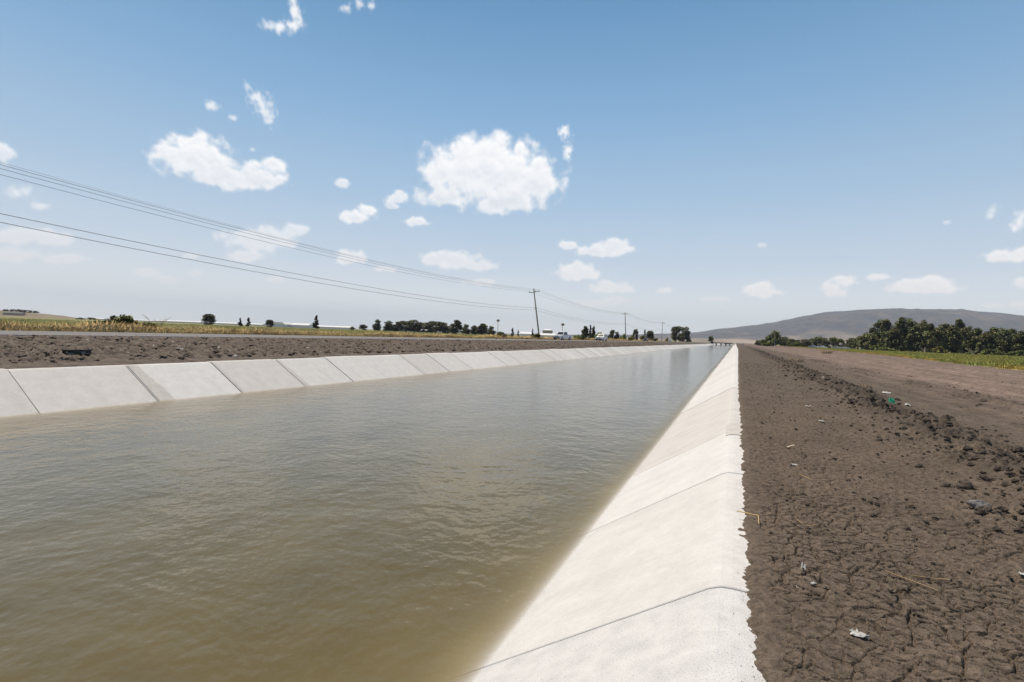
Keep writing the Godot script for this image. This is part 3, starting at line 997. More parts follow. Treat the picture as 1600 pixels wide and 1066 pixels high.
# prototypes are 1 m high and 1 m wide when scaled: built at natural size, then divided
func proto(kind: String, seed_: int) -> Array:
	var r := RandomNumberGenerator.new()
	r.seed = seed_ * 31 + 7
	var H := 10.0
	var lobes := []
	var wide := 5.0
	var n := 2200
	var leaf := 0.30
	var col := Color(0.165, 0.185, 0.080)
	var trunk_h := 7.0
	var tr := 0.20
	match kind:
		"eucalyptus":
			wide = 5.4
			for i in 25:
				var y := r.randf_range(0.07, 0.93)
				var w := (1.0 - pow(absf(y - 0.42) / 0.6, 2.0)) * 1.7
				var a := r.randf() * TAU
				var s := r.randf_range(0.65, 1.2) * lerpf(1.2, 0.7, y)
				lobes.append([Vector3(cos(a) * w * r.randf_range(0.4, 1.1), y * H, sin(a) * w * r.randf_range(0.4, 1.1)), Vector3(s, s * r.randf_range(0.9, 1.5), s)])
			lobes.append([Vector3(r.randf_range(-0.3, 0.3), H * 0.86, 0), Vector3(0.85, 1.4, 0.85)])
			lobes.append([Vector3(0, H * 0.6, 0), Vector3(1.3, 2.2, 1.3)])
			lobes.append([Vector3(0, H * 0.28, 0), Vector3(1.5, 2.2, 1.5)])
			n = 6800; leaf = 0.225; trunk_h = 8.6
		"round":
			wide = 9.6; H = 9.0
			for i in 22:
				var a := r.randf() * TAU
				var y := r.randf_range(0.12, 0.82)
				var w := 3.1 * sqrt(maxf(0.05, 1.0 - pow((y - 0.38) / 0.55, 2.0)))
				var s := r.randf_range(1.1, 1.9)
				lobes.append([Vector3(cos(a) * w * r.randf_range(0.5, 1.0), y * H, sin(a) * w * r.randf_range(0.5, 1.0)), Vector3(s * 1.15, s * 0.8, s * 1.15)])
			n = 4200; leaf = 0.34; trunk_h = 5.0; tr = 0.3
			col = Color(0.135, 0.145, 0.066)
		"conical":
			wide = 5.0
			for i in 34:
				var y := r.randf_range(0.07, 0.95)
				var w := lerpf(1.9, 0.15, y)
				var a := r.randf() * TAU
				var s := lerpf(1.15, 0.5, y) * r.randf_range(0.6, 1.1)
				lobes.append([Vector3(cos(a) * w * r.randf_range(0.3, 1.0), y * H, sin(a) * w * r.randf_range(0.3, 1.0)), Vector3(s, s * 0.8, s)])
			n = 3200; leaf = 0.34; trunk_h = 9.0; tr = 0.17
			col = Color(0.10, 0.10, 0.055)
		"bush":
			wide = 6.0; H = 5.0
			for i in 11:
				var a := r.randf() * TAU
				var w := r.randf_range(0.2, 2.0)
				var s := r.randf_range(0.7, 1.25)
				lobes.append([Vector3(cos(a) * w, r.randf_range(0.7, 3.9 - w * 0.7), sin(a) * w), Vector3(s, s * 0.85, s)])
			n = 1600; leaf = 0.26; trunk_h = 2.8; tr = 0.12
			col = Color(0.20, 0.24, 0.075)
	var cr := crown(seed_, lobes, n, leaf, col)
	var limbs := []
	for i in 5: limbs.append(lobes[i][0])
	var tk := trunk_mesh(seed_, trunk_h, tr, limbs)
	return [cr, tk, H, wide]

var protos := {}
func plant(kind: String, variant: int, called: String, at: Vector3, h: float, w: float, label: String, category: String, group: String, leaf_mat: Material = null) -> Node3D:
	var key := "%s%d" % [kind, variant]
	if not protos.has(key): protos[key] = proto(kind, 100 + variant * 13 + kind.length())
	var p: Array = protos[key]
	var o := thing(called, at, label, category, group, rng.randf() * TAU)
	o.scale = Vector3(w / p[3], h / p[2], w / p[3])
	part("trunk", p[1], mats.bark, o)
	part("crown", p[0], leaf_mat if leaf_mat else mats.leaf, o)
	return o

func leaf_tint(called: String, c: Color) -> Material:
	if mats.has(called): return mats[called]
	var m: StandardMaterial3D = mats.leaf.duplicate()
	m.resource_name = called
	m.albedo_color = c.linear_to_srgb()
	mats[called] = m
	return m

const EUCALYPTS := [[52.6, -261.8, 8.3, 5.7], [54.2, -257.0, 10.2, 6.7], [55.6, -252.1, 13.1, 7.7], [56.4, -247.0, 13.7, 6.4], [56.4, -235.9, 10.2, 6.6], [63.8, -255.9, 14.8, 6.6], [68.6, -263.7, 14.5, 7.3], [64.2, -239.6, 11.0, 6.6], [70.4, -253.5, 14.0, 6.4], [71.5, -248.5, 12.0, 7.3], [70.5, -237.0, 10.1, 7.4], [80.9, -263.9, 13.1, 8.2], [77.5, -245.8, 11.8, 7.1], [84.0, -259.8, 14.6, 6.4], [85.0, -254.8, 11.3, 7.3], [86.2, -249.8, 10.9, 6.6], [85.0, -238.2, 9.3, 6.7], [92.2, -252.6, 11.1, 8.1], [93.3, -247.7, 10.5, 6.9], [98.9, -255.7, 11.1, 7.1], [96.7, -243.7, 10.0, 6.2], [106.7, -259.4, 11.7, 7.6], [108.8, -254.9, 10.9, 7.4]]
const ROW := [[12.8, -337.0, 3.5, 4.8], [15.5, -327.2, 4.3, 6.2], [19.0, -306.8, 9.3, 9.4], [26.7, -332.5, 6.3, 7.7], [29.2, -322.6, 5.2, 6.0], [32.2, -324.0, 4.5, 5.2], [36.0, -320.2, 5.0, 6.6], [41.8, -334.0, 6.1, 6.1], [45.3, -341.1, 7.1, 6.2], [47.5, -331.1, 6.3, 6.0], [52.5, -338.9, 7.3, 6.8], [55.3, -334.7, 6.2, 5.2], [56.9, -324.4, 5.5, 5.0], [61.3, -332.0, 7.2, 6.6], [62.6, -321.6, 8.1, 5.7], [53.0, -300.6, 3.8, 4.0], [55.2, -290.6, 4.5, 5.1]]
const RIGHT_BUSHES := [[14.8, -293.8, 3.7, 5.5], [28.8, -294.8, 4.2, 6.1], [49.9, -232.9, 3.1, 4.1], [50.3, -222.1, 3.1, 3.8], [51.9, -217.3, 2.0, 3.3], [63.1, -211.5, 3.4, 3.5], [64.9, -212.3, 3.0, 2.6], [71.7, -209.9, 2.0, 3.4], [78.7, -218.7, 3.1, 4.0], [82.1, -220.3, 3.5, 2.4], [83.3, -215.4, 2.5, 3.0], [88.2, -223.2, 3.1, 3.5]]
const GROVE := [[-216.6, -263.1, 7.5, 6.2], [-210.8, -265.8, 6.8, 6.6], [-205.8, -268.1, 7.9, 7.9], [-206.7, -278.8, 9.0, 9.2], [-200.6, -281.6, 7.9, 10.1], [-192.7, -285.3, 8.7, 10.1], [-191.6, -296.8, 8.2, 9.4], [-169.0, -274.3, 9.2, 6.8], [-168.5, -285.6, 6.8, 5.7], [-163.3, -288.0, 6.6, 4.8], [-153.3, -281.6, 7.5, 7.3], [-148.1, -284.0, 6.0, 5.1]]
const ROADSIDE := [[-105.6, -226.6, 4.7, 2.3, 2], [-107.0, -237.0, 3.9, 1.7, 2], [-88.4, -212.6, 4.4, 1.8, 2], [-56.9, -183.1, 3.2, 3.5, 3], [-51.3, -174.7, 5.4, 3.4, 0], [-55.1, -195.0, 6.7, 2.1, 2], [-51.2, -185.8, 6.0, 2.0, 0], [-48.0, -181.7, 5.0, 3.0, 3], [-51.5, -218.7, 5.3, 2.9, 1], [-49.5, -219.7, 4.5, 2.6, 1], [-48.5, -231.2, 5.4, 2.8, 3], [-47.5, -253.7, 6.7, 3.0, 1], [-48.3, -286.4, 7.2, 2.2, 2], [-47.1, -298.0, 7.2, 5.0, 1], [-37.6, -346.6, 11.7, 8.5, 1], [-33.2, -359.7, 11.8, 9.0, 1], [-19.0, -432.5, 6.5, 4.8, 1]]

func build_trees() -> void:
	var i := 0
	for e in EUCALYPTS:
		var size := "tall" if e[2] > 12.5 else ("middle-sized" if e[2] > 10.6 else "low")
		plant("eucalyptus", i % 4, "eucalyptus_tree", Vector3(e[0], 0.42, e[1]), e[2], e[3] * 1.15, "%s dark green eucalyptus, %s from the left in the big grove at right" % [size, ORD[i]], "tree", "eucalyptus grove on the right")
		i += 1
	i = 0
	for e in ROW:
		var lab := "leafy round tree, %s from the left in the low tree line before the hill" % ORD[i]
		if i == 2: lab = "largest leafy tree left of the grove, with a bare trunk, before the hill"
		plant("round", 0 if i == 2 else i % 3, "round_tree", Vector3(e[0], 0.42, e[1]), e[2], e[3] * 1.15, lab, "tree", "low tree line before the hill", leaf_tint("leaf_row", Color(1.35, 1.5, 1.3)) if i % 3 else mats.leaf)
		i += 1
	i = 0
	for e in RIGHT_BUSHES:
		plant("bush", i % 3, "bush", Vector3(e[0], 0.44, e[1]), e[2], e[3] * 1.2, "light green bush, %s from the left at the foot of the right-hand trees" % ORD[i], "bush", "bushes before the right-hand trees", leaf_tint("leaf_olive", Color(1.25, 1.0, 0.9)) if i in [5, 6] else null)
		i += 1
	var singles := [["round", -259.0, -166.1, 6.8, 7.6, "broad dark tree alone in the green field, left of the two small cone trees"], ["conical", -253.0, -180.0, 5.0, 2.9, "left one of the two small cone-shaped trees in the field"], ["conical", -248.7, -181.9, 5.4, 3.1, "right one of the two small cone-shaped trees in the field"], ["round", -233.5, -183.5, 4.8, 4.9, "small dark tree in the field beside the gabled white greenhouse"], ["conical", -206.3, -190.7, 7.9, 4.5, "tall narrow dark tree alone in the field right of the greenhouses"], ["bush", -238.9, -252.7, 3.9, 4.4, "small grey green tree left of the low wide one beyond the field"], ["round", -232.6, -255.7, 4.6, 7.0, "low wide dark tree beyond the field, just left of the ragged upright tree"], ["eucalyptus", -230.4, -267.8, 8.3, 6.8, "ragged upright dark tree standing left of the long grove"]]
	i = 0
	for s in singles:
		var dim := leaf_tint("leaf_dark", Color(0.85, 0.8, 0.85))
		plant(s[0], (i + 1) % 3, "field_tree", Vector3(s[1], 0.42, s[2]), s[3], s[4] * 1.1, s[5], "tree", "lone trees in the left field", dim)
		i += 1
	i = 0
	for e in GROVE:
		plant("eucalyptus" if i in [0, 1, 7, 8, 9, 10, 11] else "round", i % 3, "grove_tree", Vector3(e[0], 0.42, e[1]), e[2] * 1.04, e[3] * 1.6, "dark tree, %s from the left in the long grove left of the power pole" % ORD[i], "tree", "grove left of the power pole")
		i += 1
	i = 0
	for e in ROADSIDE:
		var kind: String = ["eucalyptus", "round", "conical", "bush"][e[4]]
		var lab := "%s roadside %s, %s from the left along the road past the leaning pole" % ["slender" if e[4] in [0, 2] else "rounded", "tree" if e[4] != 3 else "bush", ORD[i]]
		if i == 14: lab = "left half of the big dark tree clump beside the road near the bridge"
		if i == 15: lab = "right half of the big dark tree clump beside the road near the bridge"
		if i == 16: lab = "small round green tree alone just left of the bridge"
		plant(kind, i % 3, "roadside_tree", Vector3(e[0], 0.42, e[1]), e[2], e[3] * 1.15, lab, "tree" if e[4] != 3 else "bush", "trees along the road", leaf_tint("leaf_row", Color(1.35, 1.5, 1.3)) if e[4] == 3 else null)
		i += 1
	i = 0
	for e in [[-47.5, -132.3, 1.8, 2.6], [-60.5, -192.5, 2.7, 3.5], [-46.1, -188.1, 2.8, 2.5], [-46.5, -215.6, 3.3, 2.9], [-44.3, -227.6, 4.2, 4.2], [-46.0, -265.4, 4.5, 3.8], [-38.4, -313.1, 4.1, 4.8]]:
		plant("bush", i % 3, "roadside_bush", Vector3(e[0], 0.4, e[1]), e[2], e[3] * 1.2, "low olive shrub under the roadside trees, %s from the left past the white pickup" % ORD[i], "bush", "low shrubs under the roadside trees", leaf_tint("leaf_olive", Color(1.25, 1.0, 0.9)))
		i += 1
	# bushes in the verge beyond the road
	var verge := [[-54.3, -25.4, 2.2, 2.7, "leafy dark green bush in the dry grass beyond the road, leftmost", 0], [-52.0, -25.4, 2.4, 2.3, "rounded green bush in the dry grass, right of the leafy leftmost one", 1], [-54.8, -27.4, 1.5, 1.9, "low yellowing bush in the dry grass, right of the two green ones", 2], [-48.4, -26.0, 1.3, 1.7, "small brown withered bush at the road edge beyond the green bushes", 2], [-55.9, -29.1, 1.5, 1.8, "thin greenish bush behind the withered brown one", 1], [-42.1, -85.2, 2.1, 3.2, "grey green bush in the verge left of the leaning power pole", 0], [-44.1, -89.8, 2.3, 1.6, "yellow green bush just left of the leaning power pole", 1], [-37.9, -93.3, 2.1, 2.3, "dense green bush at the foot of the leaning power pole", 1], [-38.8, -114.3, 1.4, 2.4, "low olive bush by the road between the two white vehicles", 2], [-38.6, -128.1, 2.4, 2.8, "round green bush beside the road left of the second white vehicle", 1], [-38.5, -259.3, 2.8, 4.3, "bright green bush at the roadside beyond the dark car", 1]]
	i = 0
	for e in verge:
		var tint: Material = [leaf_tint("leaf_olive_grey", Color(0.75, 0.72, 0.95)), mats.leaf, leaf_tint("leaf_brown", Color(2.0, 1.25, 1.3))][e[5]]
		plant("bush", i % 3, "verge_bush", Vector3(e[0], ground_h(e[0], -e[1]) - 0.05, e[1]), e[2], e[3], e[4], "bush", "", tint)
		i += 1
	# hedges and trees of the far left horizon
	i = 0
	for e in [[-618.4, -263.4, 2.7, 13.3], [-583.5, -257.6, 3.1, 10.9]]:
		plant("bush", i, "far_bush", Vector3(e[0], 0.4, e[1]), e[2] * 1.2, e[3], "%s one of two dark hedge clumps on the left horizon" % ["left", "right"][i], "bush", "hedge clumps on the left horizon")
		i += 1
	i = 0
	for e in [[-970.9, -319.7, 5.0], [-965.9, -322.1, 7.0], [-957.0, -326.0, 4.5], [-949.9, -329.6, 5.0], [-942.0, -332.5, 4.5], [-934.0, -336.5, 4.0], [-926.1, -340.6, 3.6]]:
		plant("round", i % 3, "mound_tree", Vector3(e[0], 7.0 if i > 1 else 4.5, e[1]), e[2], 9.0, "dark tree on the far left mound, %s from the left" % ORD[i], "tree", "trees on the far left mound")
		i += 1
	# bare shrubs
	var pale := mat("pale_twig", lin(0.40, 0.34, 0.25), 0.9)
	for q in [[60.2, -214.0, 3.0, "bare pale shrub with forked twigs before the right-hand grove"], [70.2, -206.0, 3.2, "bare whitish shrub right of the forked one before the grove"], [-65.5, -35.6, 2.6, "tall pale dried plant with a spreading tuft beyond the road"]]:
		var o := thing("bare_shrub", Vector3(q[0], 0.45, q[1]), q[3], "shrub")
		for k in 9:
			var a := rng.randf() * TAU
			var l: float = q[2] * rng.randf_range(0.5, 0.85)
			var p0 := Vector3(0, q[2] * 0.1, 0)
			var s := Solid.new()
			var p1 := Vector3(cos(a) * l * 0.35, l * 0.55, sin(a) * l * 0.35)
			var p2 := Vector3(cos(a + 0.3) * l * 0.8, l * 0.95, sin(a + 0.3) * l * 0.8)
			s.tube([p0 - Vector3(0, 0.4, 0), p1, p2], [0.03, 0.022, 0.01], 5)
			s.tube([p1, p1 + Vector3(cos(a - 0.7), 0.9, sin(a - 0.7)) * l * 0.4], [0.018, 0.008], 4)
			part("branch", s.done(), pale, o)

# ---------------------------------------------------------------- grass
func tuft(seed_: int, blades: int, spread: float, lean: float, width: float) -> ArrayMesh:
	var r := RandomNumberGenerator.new()
	r.seed = seed_
	var P := PackedVector3Array()
	var N := PackedVector3Array()
	var C := PackedColorArray()
	var I := PackedInt32Array()
	for i in blades:
		var a := r.randf() * TAU
		var d := Vector3(cos(a), 0, sin(a))
		var b := d * spread * sqrt(r.randf())
		var h := r.randf_range(0.45, 1.0)
		var top := b + d * lean * h * r.randf_range(0.3, 1.3) + Vector3(0, h, 0)
		var mid := b.lerp(top, 0.55) + Vector3(0, 0.08 * h, 0)
		var side := Vector3(-d.z, 0, d.x).rotated(Vector3.UP, r.randf_range(-1, 1)) * width
		var at := P.size()
		var k := r.randf_range(0.7, 1.25)
		for p in [b - side, b + side, mid - side * 0.8, mid + side * 0.8, top]:
			P.append(p)
			N.append((Vector3.UP * 0.9 + d * 0.4).normalized())
			C.append(Color(k, k, k))
		I.append_array(PackedInt32Array([at, at + 1, at + 2, at + 1, at + 3, at + 2, at + 2, at + 3, at + 4]))
	return commit(P, I, N, C)

func build_grass() -> void:
	var dry := tuft(1, 64, 0.62, 0.8, 0.018)
	var green := tuft(2, 44, 0.6, 0.5, 0.017)
	var W := []
	var T := []
	for i in 8500: # dry verge beyond the road
		var v := -14.0 + 330.0 * pow(rng.randf(), 1.5)
		var x := -37.0 - absf(rng.randfn(0.0, 4.2))
		var f := n_big.get_noise_2d(x * 0.13, v * 0.10)
		if f < -0.30 and rng.randf() < 0.7: continue
		var s := rng.randf_range(0.36, 0.72) * (1.0 + clampf(f, -0.3, 0.9)) * (1.0 if x < -38.0 else 0.6)
		W.append(spot(Vector3(x, ground_h(x, v) - 0.02, -v), rng.randf() * TAU, Vector3(s * 1.25, s, s * 1.25)))
		var k := rng.randf_range(0.75, 1.2)
		k = lerpf(k, 1.0, 0.5)
		T.append(Color(0.86 * k, 0.63 * k, 0.33 * k).lerp(Color(0.46 * k, 0.43 * k, 0.18 * k), clampf(rng.randf() * 0.5 - f * 0.6, 0.0, 0.85)))
	scatter("dry_grass", dry, mats.leaf, W, T, "dry golden grass tufts on the verge beyond the road", "grass")
	W = []
	T = []
	for i in 17000: # green crop behind
		var v := -30.0 + 420.0 * pow(rng.randf(), 1.3)
		var x := -42.0 - 190.0 * pow(rng.randf(), 1.7)
		var f := n_big.get_noise_2d(x * 0.05, v * 0.05)
		var s := rng.randf_range(0.30, 0.55)
		W.append(spot(Vector3(x, 0.52, -v), rng.randf() * TAU, Vector3(s * 1.8, s, s * 1.8)))
		var k := rng.randf_range(0.75, 1.25)
		T.append(Color(0.42 * k, 0.46 * k, 0.20 * k).lerp(Color(0.72 * k, 0.60 * k, 0.30 * k), clampf(f * 0.8 + rng.randf() * 0.35, 0.0, 0.8)))
	scatter("field_grass", green, mats.leaf, W, T, "green crop and grass covering the field on the left", "grass")
	W = []
	T = []
	for i in 36000: # weeds on the right
		var v := 14.0 + 400.0 * pow(rng.randf(), 1.8)
		var g := grass_edge(v)
		var x := g + 60.0 * pow(rng.randf(), 1.8) + n_big.get_noise_1d(v * 0.3) * 0.8
		var f := n_big.get_noise_2d(x * 0.11, v * 0.08)
		var s := rng.randf_range(0.22, 0.42) * (1.0 + 0.5 * f)
		W.append(spot(Vector3(x, ground_h(x, v) - 0.01, -v), rng.randf() * TAU, Vector3(s * 1.5, s, s * 1.5)))
		var k := rng.randf_range(0.75, 1.25)
		T.append(Color(0.28 * k, 0.31 * k, 0.09 * k).lerp(Color(0.52 * k, 0.37 * k, 0.10 * k), clampf(-f * 1.3 - 0.05 + rng.randf() * 0.25 + smoothstep(1.2, 0.0, x - g) * 0.4, 0.0, 0.9)))
	scatter("green_weeds", green, mats.leaf, W, T, "green and yellow weeds covering the strip beyond the dirt track at right", "weeds")
	# straw clumps one can point to
	var clumps := [[5.2, 51.0, 0.55, "golden clump of dry grass on the ridge, farther one toward the bridge"], [3.85, 8.6, 0.16, "small tuft of dry straw at the right end of the ridge"], [14.2, 98.0, 0.9, "yellow dry grass clump at the edge of the green weeds far ahead"], [4.6, 22.5, 0.22, "flat dry straw tuft on the ridge behind the dark clods"]]
	for q in clumps:
		var o := single("straw_clump", tuft(int(q[1] * 10), 60, 0.7, 0.7, 0.02), mats.get("straw_mat", null), Vector3(q[0], soil_at(q[0], q[1])[0] - 0.02, -q[1]))
		if not mats.has("straw_mat"):
			var m: StandardMaterial3D = mats.leaf.duplicate()
			m.albedo_color = lin(0.50, 0.34, 0.15)
			mats["straw_mat"] = m
		o.material_override = mats.straw_mat
		o.scale = Vector3(q[2] * 1.3, q[2], q[2] * 1.3)
		tag(o, q[3], "grass clump")

# ---------------------------------------------------------------- far buildings
func greenhouse(a: Vector2, b: Vector2, h: float, label: String, gabled := false) -> void:
	var at := (a + b) * 0.5
	var o := thing("greenhouse", Vector3(at.x, 0.45, at.y), label, "greenhouse", "white greenhouses beyond the left field", -atan2(b.y - a.y, b.x - a.x))
	var l := a.distance_to(b)
	var white := mat("greenhouse_plastic", lin(0.72, 0.71, 0.69), 0.5)
	var shade := mat("greenhouse_wall", lin(0.60, 0.60, 0.59), 0.6)
	var s := Solid.new()
	s.box(Vector3(0, h * 0.3, 0), Vector3(l, h * 0.6, 14.0))
	part("wall", s.done(), shade, o)
	var spans := maxi(1, int(l / 8.0))
	if gabled:
		s = Solid.new()
		s.prism([Vector3(-l * 0.52, h * 0.6, -7.3), Vector3(l * 0.52, h * 0.6, -7.3), Vector3(l * 0.52, h * 0.6, 7.3), Vector3(-l * 0.52, h * 0.6, 7.3)], [Vector3(-l * 0.40, h, -7.3), Vector3(l * 0.36, h, -7.3), Vector3(l * 0.36, h, 7.3), Vector3(-l * 0.40, h, 7.3)])
		part("roof", s.done(), white, o)
		return
	for k in spans:
		s = Solid.new()
		var w := l / spans
		var poly := []
		for i in 9:
			var t := PI * i / 8.0
			poly.append(Vector2(-cos(t) * 7.2, h * 0.6 + sin(t) * h * 0.4))
		s.extrude(poly, -l / 2 + k * w + 0.02, -l / 2 + (k + 1) * w - 0.02)
		part("roof_bay", s.done(), white, o)

func build_far_buildings() -> void:
	var G := [[-844.7, -378.6, -831.1, -384.9, 2.6, "leftmost small white greenhouse beside the dark hedge"], [-914.0, -456.5, -870.5, -476.8, 2.6, "long white greenhouse roof behind the verge bushes at left"], [-767.6, -414.5, -704.1, -444.1, 3.2, "longest white greenhouse, left of the broad dark lone tree"], [-638.1, -419.7, -609.8, -432.9, 3.0, "white greenhouse between the broad lone tree and the small cone trees"], [-595.7, -439.5, -578.4, -447.5, 3.0, "short white greenhouse right of the two cone-shaped trees"], [-366.1, -292.7, -355.4, -297.7, 4.4, "gabled white greenhouse with a sloping end beside a small dark tree", true], [-359.2, -307.0, -344.1, -314.0, 4.0, "tall white greenhouse left of the narrow dark tree"], [-393.5, -368.2, -362.7, -382.6, 3.2, "low white greenhouse right of the narrow dark tree"], [-289.4, -361.6, -235.2, -385.9, 2.6, "long low cream shed roof showing under the grove"], [-122.5, -273.9, -116.0, -276.9, 3.0, "white greenhouse left of the leaning power pole"], [-97.4, -241.5, -87.3, -246.2, 2.4, "low white shed in front of the round storage tank"]]
	for g in G: greenhouse(Vector2(g[0], g[1]), Vector2(g[2], g[3]), g[4], g[5], g.size() > 6)
	var tank := thing("storage_tank", Vector3(-106.8, 0.45, -281.2), "squat grey beige storage tank with a white top behind the road", "tank")
	var cyl := CylinderMesh.new()
	cyl.top_radius = 3.1; cyl.bottom_radius = 3.1; cyl.height = 4.6; cyl.radial_segments = 28
	part("wall", cyl, mat("tank_wall", lin(0.34, 0.31, 0.27), 0.8), tank, Vector3(0, 2.3, 0))
	var top := CylinderMesh.new()
	top.top_radius = 1.2; top.bottom_radius = 3.25; top.height = 0.8; top.radial_segments = 28
	part("roof", top, mat("tank_roof", lin(0.7, 0.7, 0.68), 0.6), tank, Vector3(0, 5.0, 0))
	for q in [[-131.2, -380.2, 12.1, "slender water tower with a dark round tank behind the white pickup"], [-189.1, -375.3, 14.0, "thin pale mast carrying a round tank behind the grove"]]:
		var o := thing("water_tower", Vector3(q[0], 0.45, q[1]), q[3], "water tower")
		var s := Solid.new()
		s.tube([Vector3.ZERO, Vector3(0, q[2] - 1.6, 0)], [0.28, 0.2], 10)
		part("mast", s.done(), mat("mast_grey", lin(0.42, 0.41, 0.40), 0.7), o)
		s = Solid.new()
		var h: float = q[2]
		s.tube([Vector3(0, h - 2.2, 0), Vector3(0, h - 1.7, 0), Vector3(0, h - 0.5, 0), Vector3(0, h, 0)], [0.4, 1.35, 1.35, 0.5], 16)
		part("tank", s.done(), mat("tower_tank", lin(0.20, 0.17, 0.15), 0.7), o)
	# a house with a grey roof at the foot of the far mound
	var hs := thing("farm_building", Vector3(-905.0, 2.2, -310.0), "long grey roofed building at the foot of the far left mound", "building", "", 0.9)
	var s := Solid.new()
	s.box(Vector3(0, 1.6, 0), Vector3(20, 3.2, 9))
	part("wall", s.done(), mat("far_wall", lin(0.32, 0.26, 0.2), 0.9), hs)
	s = Solid.new()
	s.prism([Vector3(-10.6, 3.2, -5), Vector3(10.6, 3.2, -5), Vector3(10.6, 3.2, 5), Vector3(-10.6, 3.2, 5)], [Vector3(-10, 5.0, -0.2), Vector3(10, 5.0, -0.2), Vector3(10, 5.0, 0.2), Vector3(-10, 5.0, 0.2)])
	part("roof", s.done(), mat("far_roof", lin(0.12, 0.12, 0.13), 0.8), hs)

# ---------------------------------------------------------------- power line
const POLES := [[-38.5, 92.0, 0.2], [-38.6, -8.0, 0.4], [-38.93, -97.7, 8.6], [-38.6, -187.2, 4.2], [-37.9, -280.6, -0.5], [-37.6, -370.9, 1.0]]
func build_poles() -> void:
	var grey := mat("insulator", lin(0.24, 0.2, 0.17), 0.4)
	var wood := mat("crossarm", lin(0.30, 0.26, 0.21), 0.85)
	var ends := []
	var labels := ["utility pole behind the camera", "nearest utility pole, just outside the left edge of the picture", "leaning concrete utility pole beside the road, nearest in view", "second concrete utility pole along the road, behind the roadside trees", "third utility pole along the road, small and far", "farthest utility pole, before the big dark tree clump near the bridge"]
	for i in POLES.size():
		var q: Array = POLES[i]
		var gy := 0.6
		var o := thing("utility_pole", Vector3(q[0], gy, q[1]), labels[i], "utility pole", "poles along the road")
		var H := 10.0 if i == 1 else 11.3
		var cb := Basis(Vector3.UP, deg_to_rad(25.0)) * Basis(Vector3.BACK, deg_to_rad(q[2]))
		var lean := Basis(Vector3.UP, deg_to_rad(0.0)) * (cb * Basis(Vector3.UP, deg_to_rad(-25.0)))
		o.basis = lean
		var s := Solid.new()
		s.tube([Vector3(0, -0.6, 0), Vector3(0, H * 0.5, 0), Vector3(0, H, 0)], [0.20, 0.155, 0.11], 8)
		part("shaft", s.done(), mats.pole_concrete, o)
		s = Solid.new()
		s.box(Vector3(0.1, H - 0.75, 0.14), Vector3(2.5, 0.13, 0.11))
		part("crossarm", s.done(), wood, o)
		s = Solid.new()
		s.box(Vector3(0.0, 7.0, 0.13), Vector3(0.5, 0.1, 0.1))
		part("bracket", s.done(), wood, o)
		var here := []
		for x in [-1.05, 0.38, 1.25]:
			s = Solid.new()
			s.tube([Vector3(x, H - 0.70, 0.14), Vector3(x, H - 0.60, 0.14), Vector3(x, H - 0.52, 0.14), Vector3(x, H - 0.44, 0.14)], [0.03, 0.075, 0.055, 0.03], 8)
			part("insulator", s.done(), grey, o)
			here.append(o.transform * Vector3(x, H - 0.43, 0.14))
		here.append(o.transform * Vector3(0, H + 0.01, 0))
		here.append(o.transform * Vector3(0.2, 7.08, 0.13))
		here.append(o.transform * Vector3(-0.2, 6.65, 0.13))
		ends.append(here)
	var wire := mat("wire", lin(0.16, 0.15, 0.145), 0.6)
	var wl := ["left overhead wire on the crossarms of the roadside poles", "middle overhead wire on the crossarms of the roadside poles", "right overhead wire on the crossarms of the roadside poles", "thin topmost earth wire over the tips of the roadside poles", "upper one of two low cables slung between the roadside poles", "lower one of two low cables slung between the roadside poles"]
	for k in 6:
		var s := Solid.new()
		var pts := []
		var rad := []
		for i in ends.size() - 1:
			for j in 16:
				if i > 0 or j >= 0:
					var t := j / 16.0
					var p: Vector3 = (ends[i][k] as Vector3).lerp(ends[i + 1][k], t)
					p.y -= 4.0 * (1.35 if k < 4 else 1.2) * t * (1.0 - t)
					pts.append(p)
					rad.append(0.007 if k == 3 else (0.014 if k < 3 else 0.019))
		pts.append(ends[-1][k])
		rad.append(0.012)
		s.tube(pts, rad, 5)
		tag(single("overhead_wire", s.done(), wire), wl[k], "wire", "wires between the roadside poles")

# ---------------------------------------------------------------- vehicles
func wheel(o: Node3D, at: Vector3, r: float) -> void:
	var s := Solid.new()
	var side := signf(at.x)
	s.tube([Vector3(-0.11, 0, 0), Vector3(-0.09, 0, 0), Vector3(0.09, 0, 0), Vector3(0.11, 0, 0)], [r * 0.9, r, r, r * 0.9], 18)
	var w := part("wheel", s.done(), mat("tyre", lin(0.02, 0.02, 0.021), 0.85), o, at)
	s = Solid.new()
	s.tube([Vector3(side * 0.09, 0, 0), Vector3(side * 0.118, 0, 0)], [r * 0.62, r * 0.55], 14)
	part("rim", s.done(), mat("rim", lin(0.4, 0.4, 0.41), 0.4, 0.5), w)

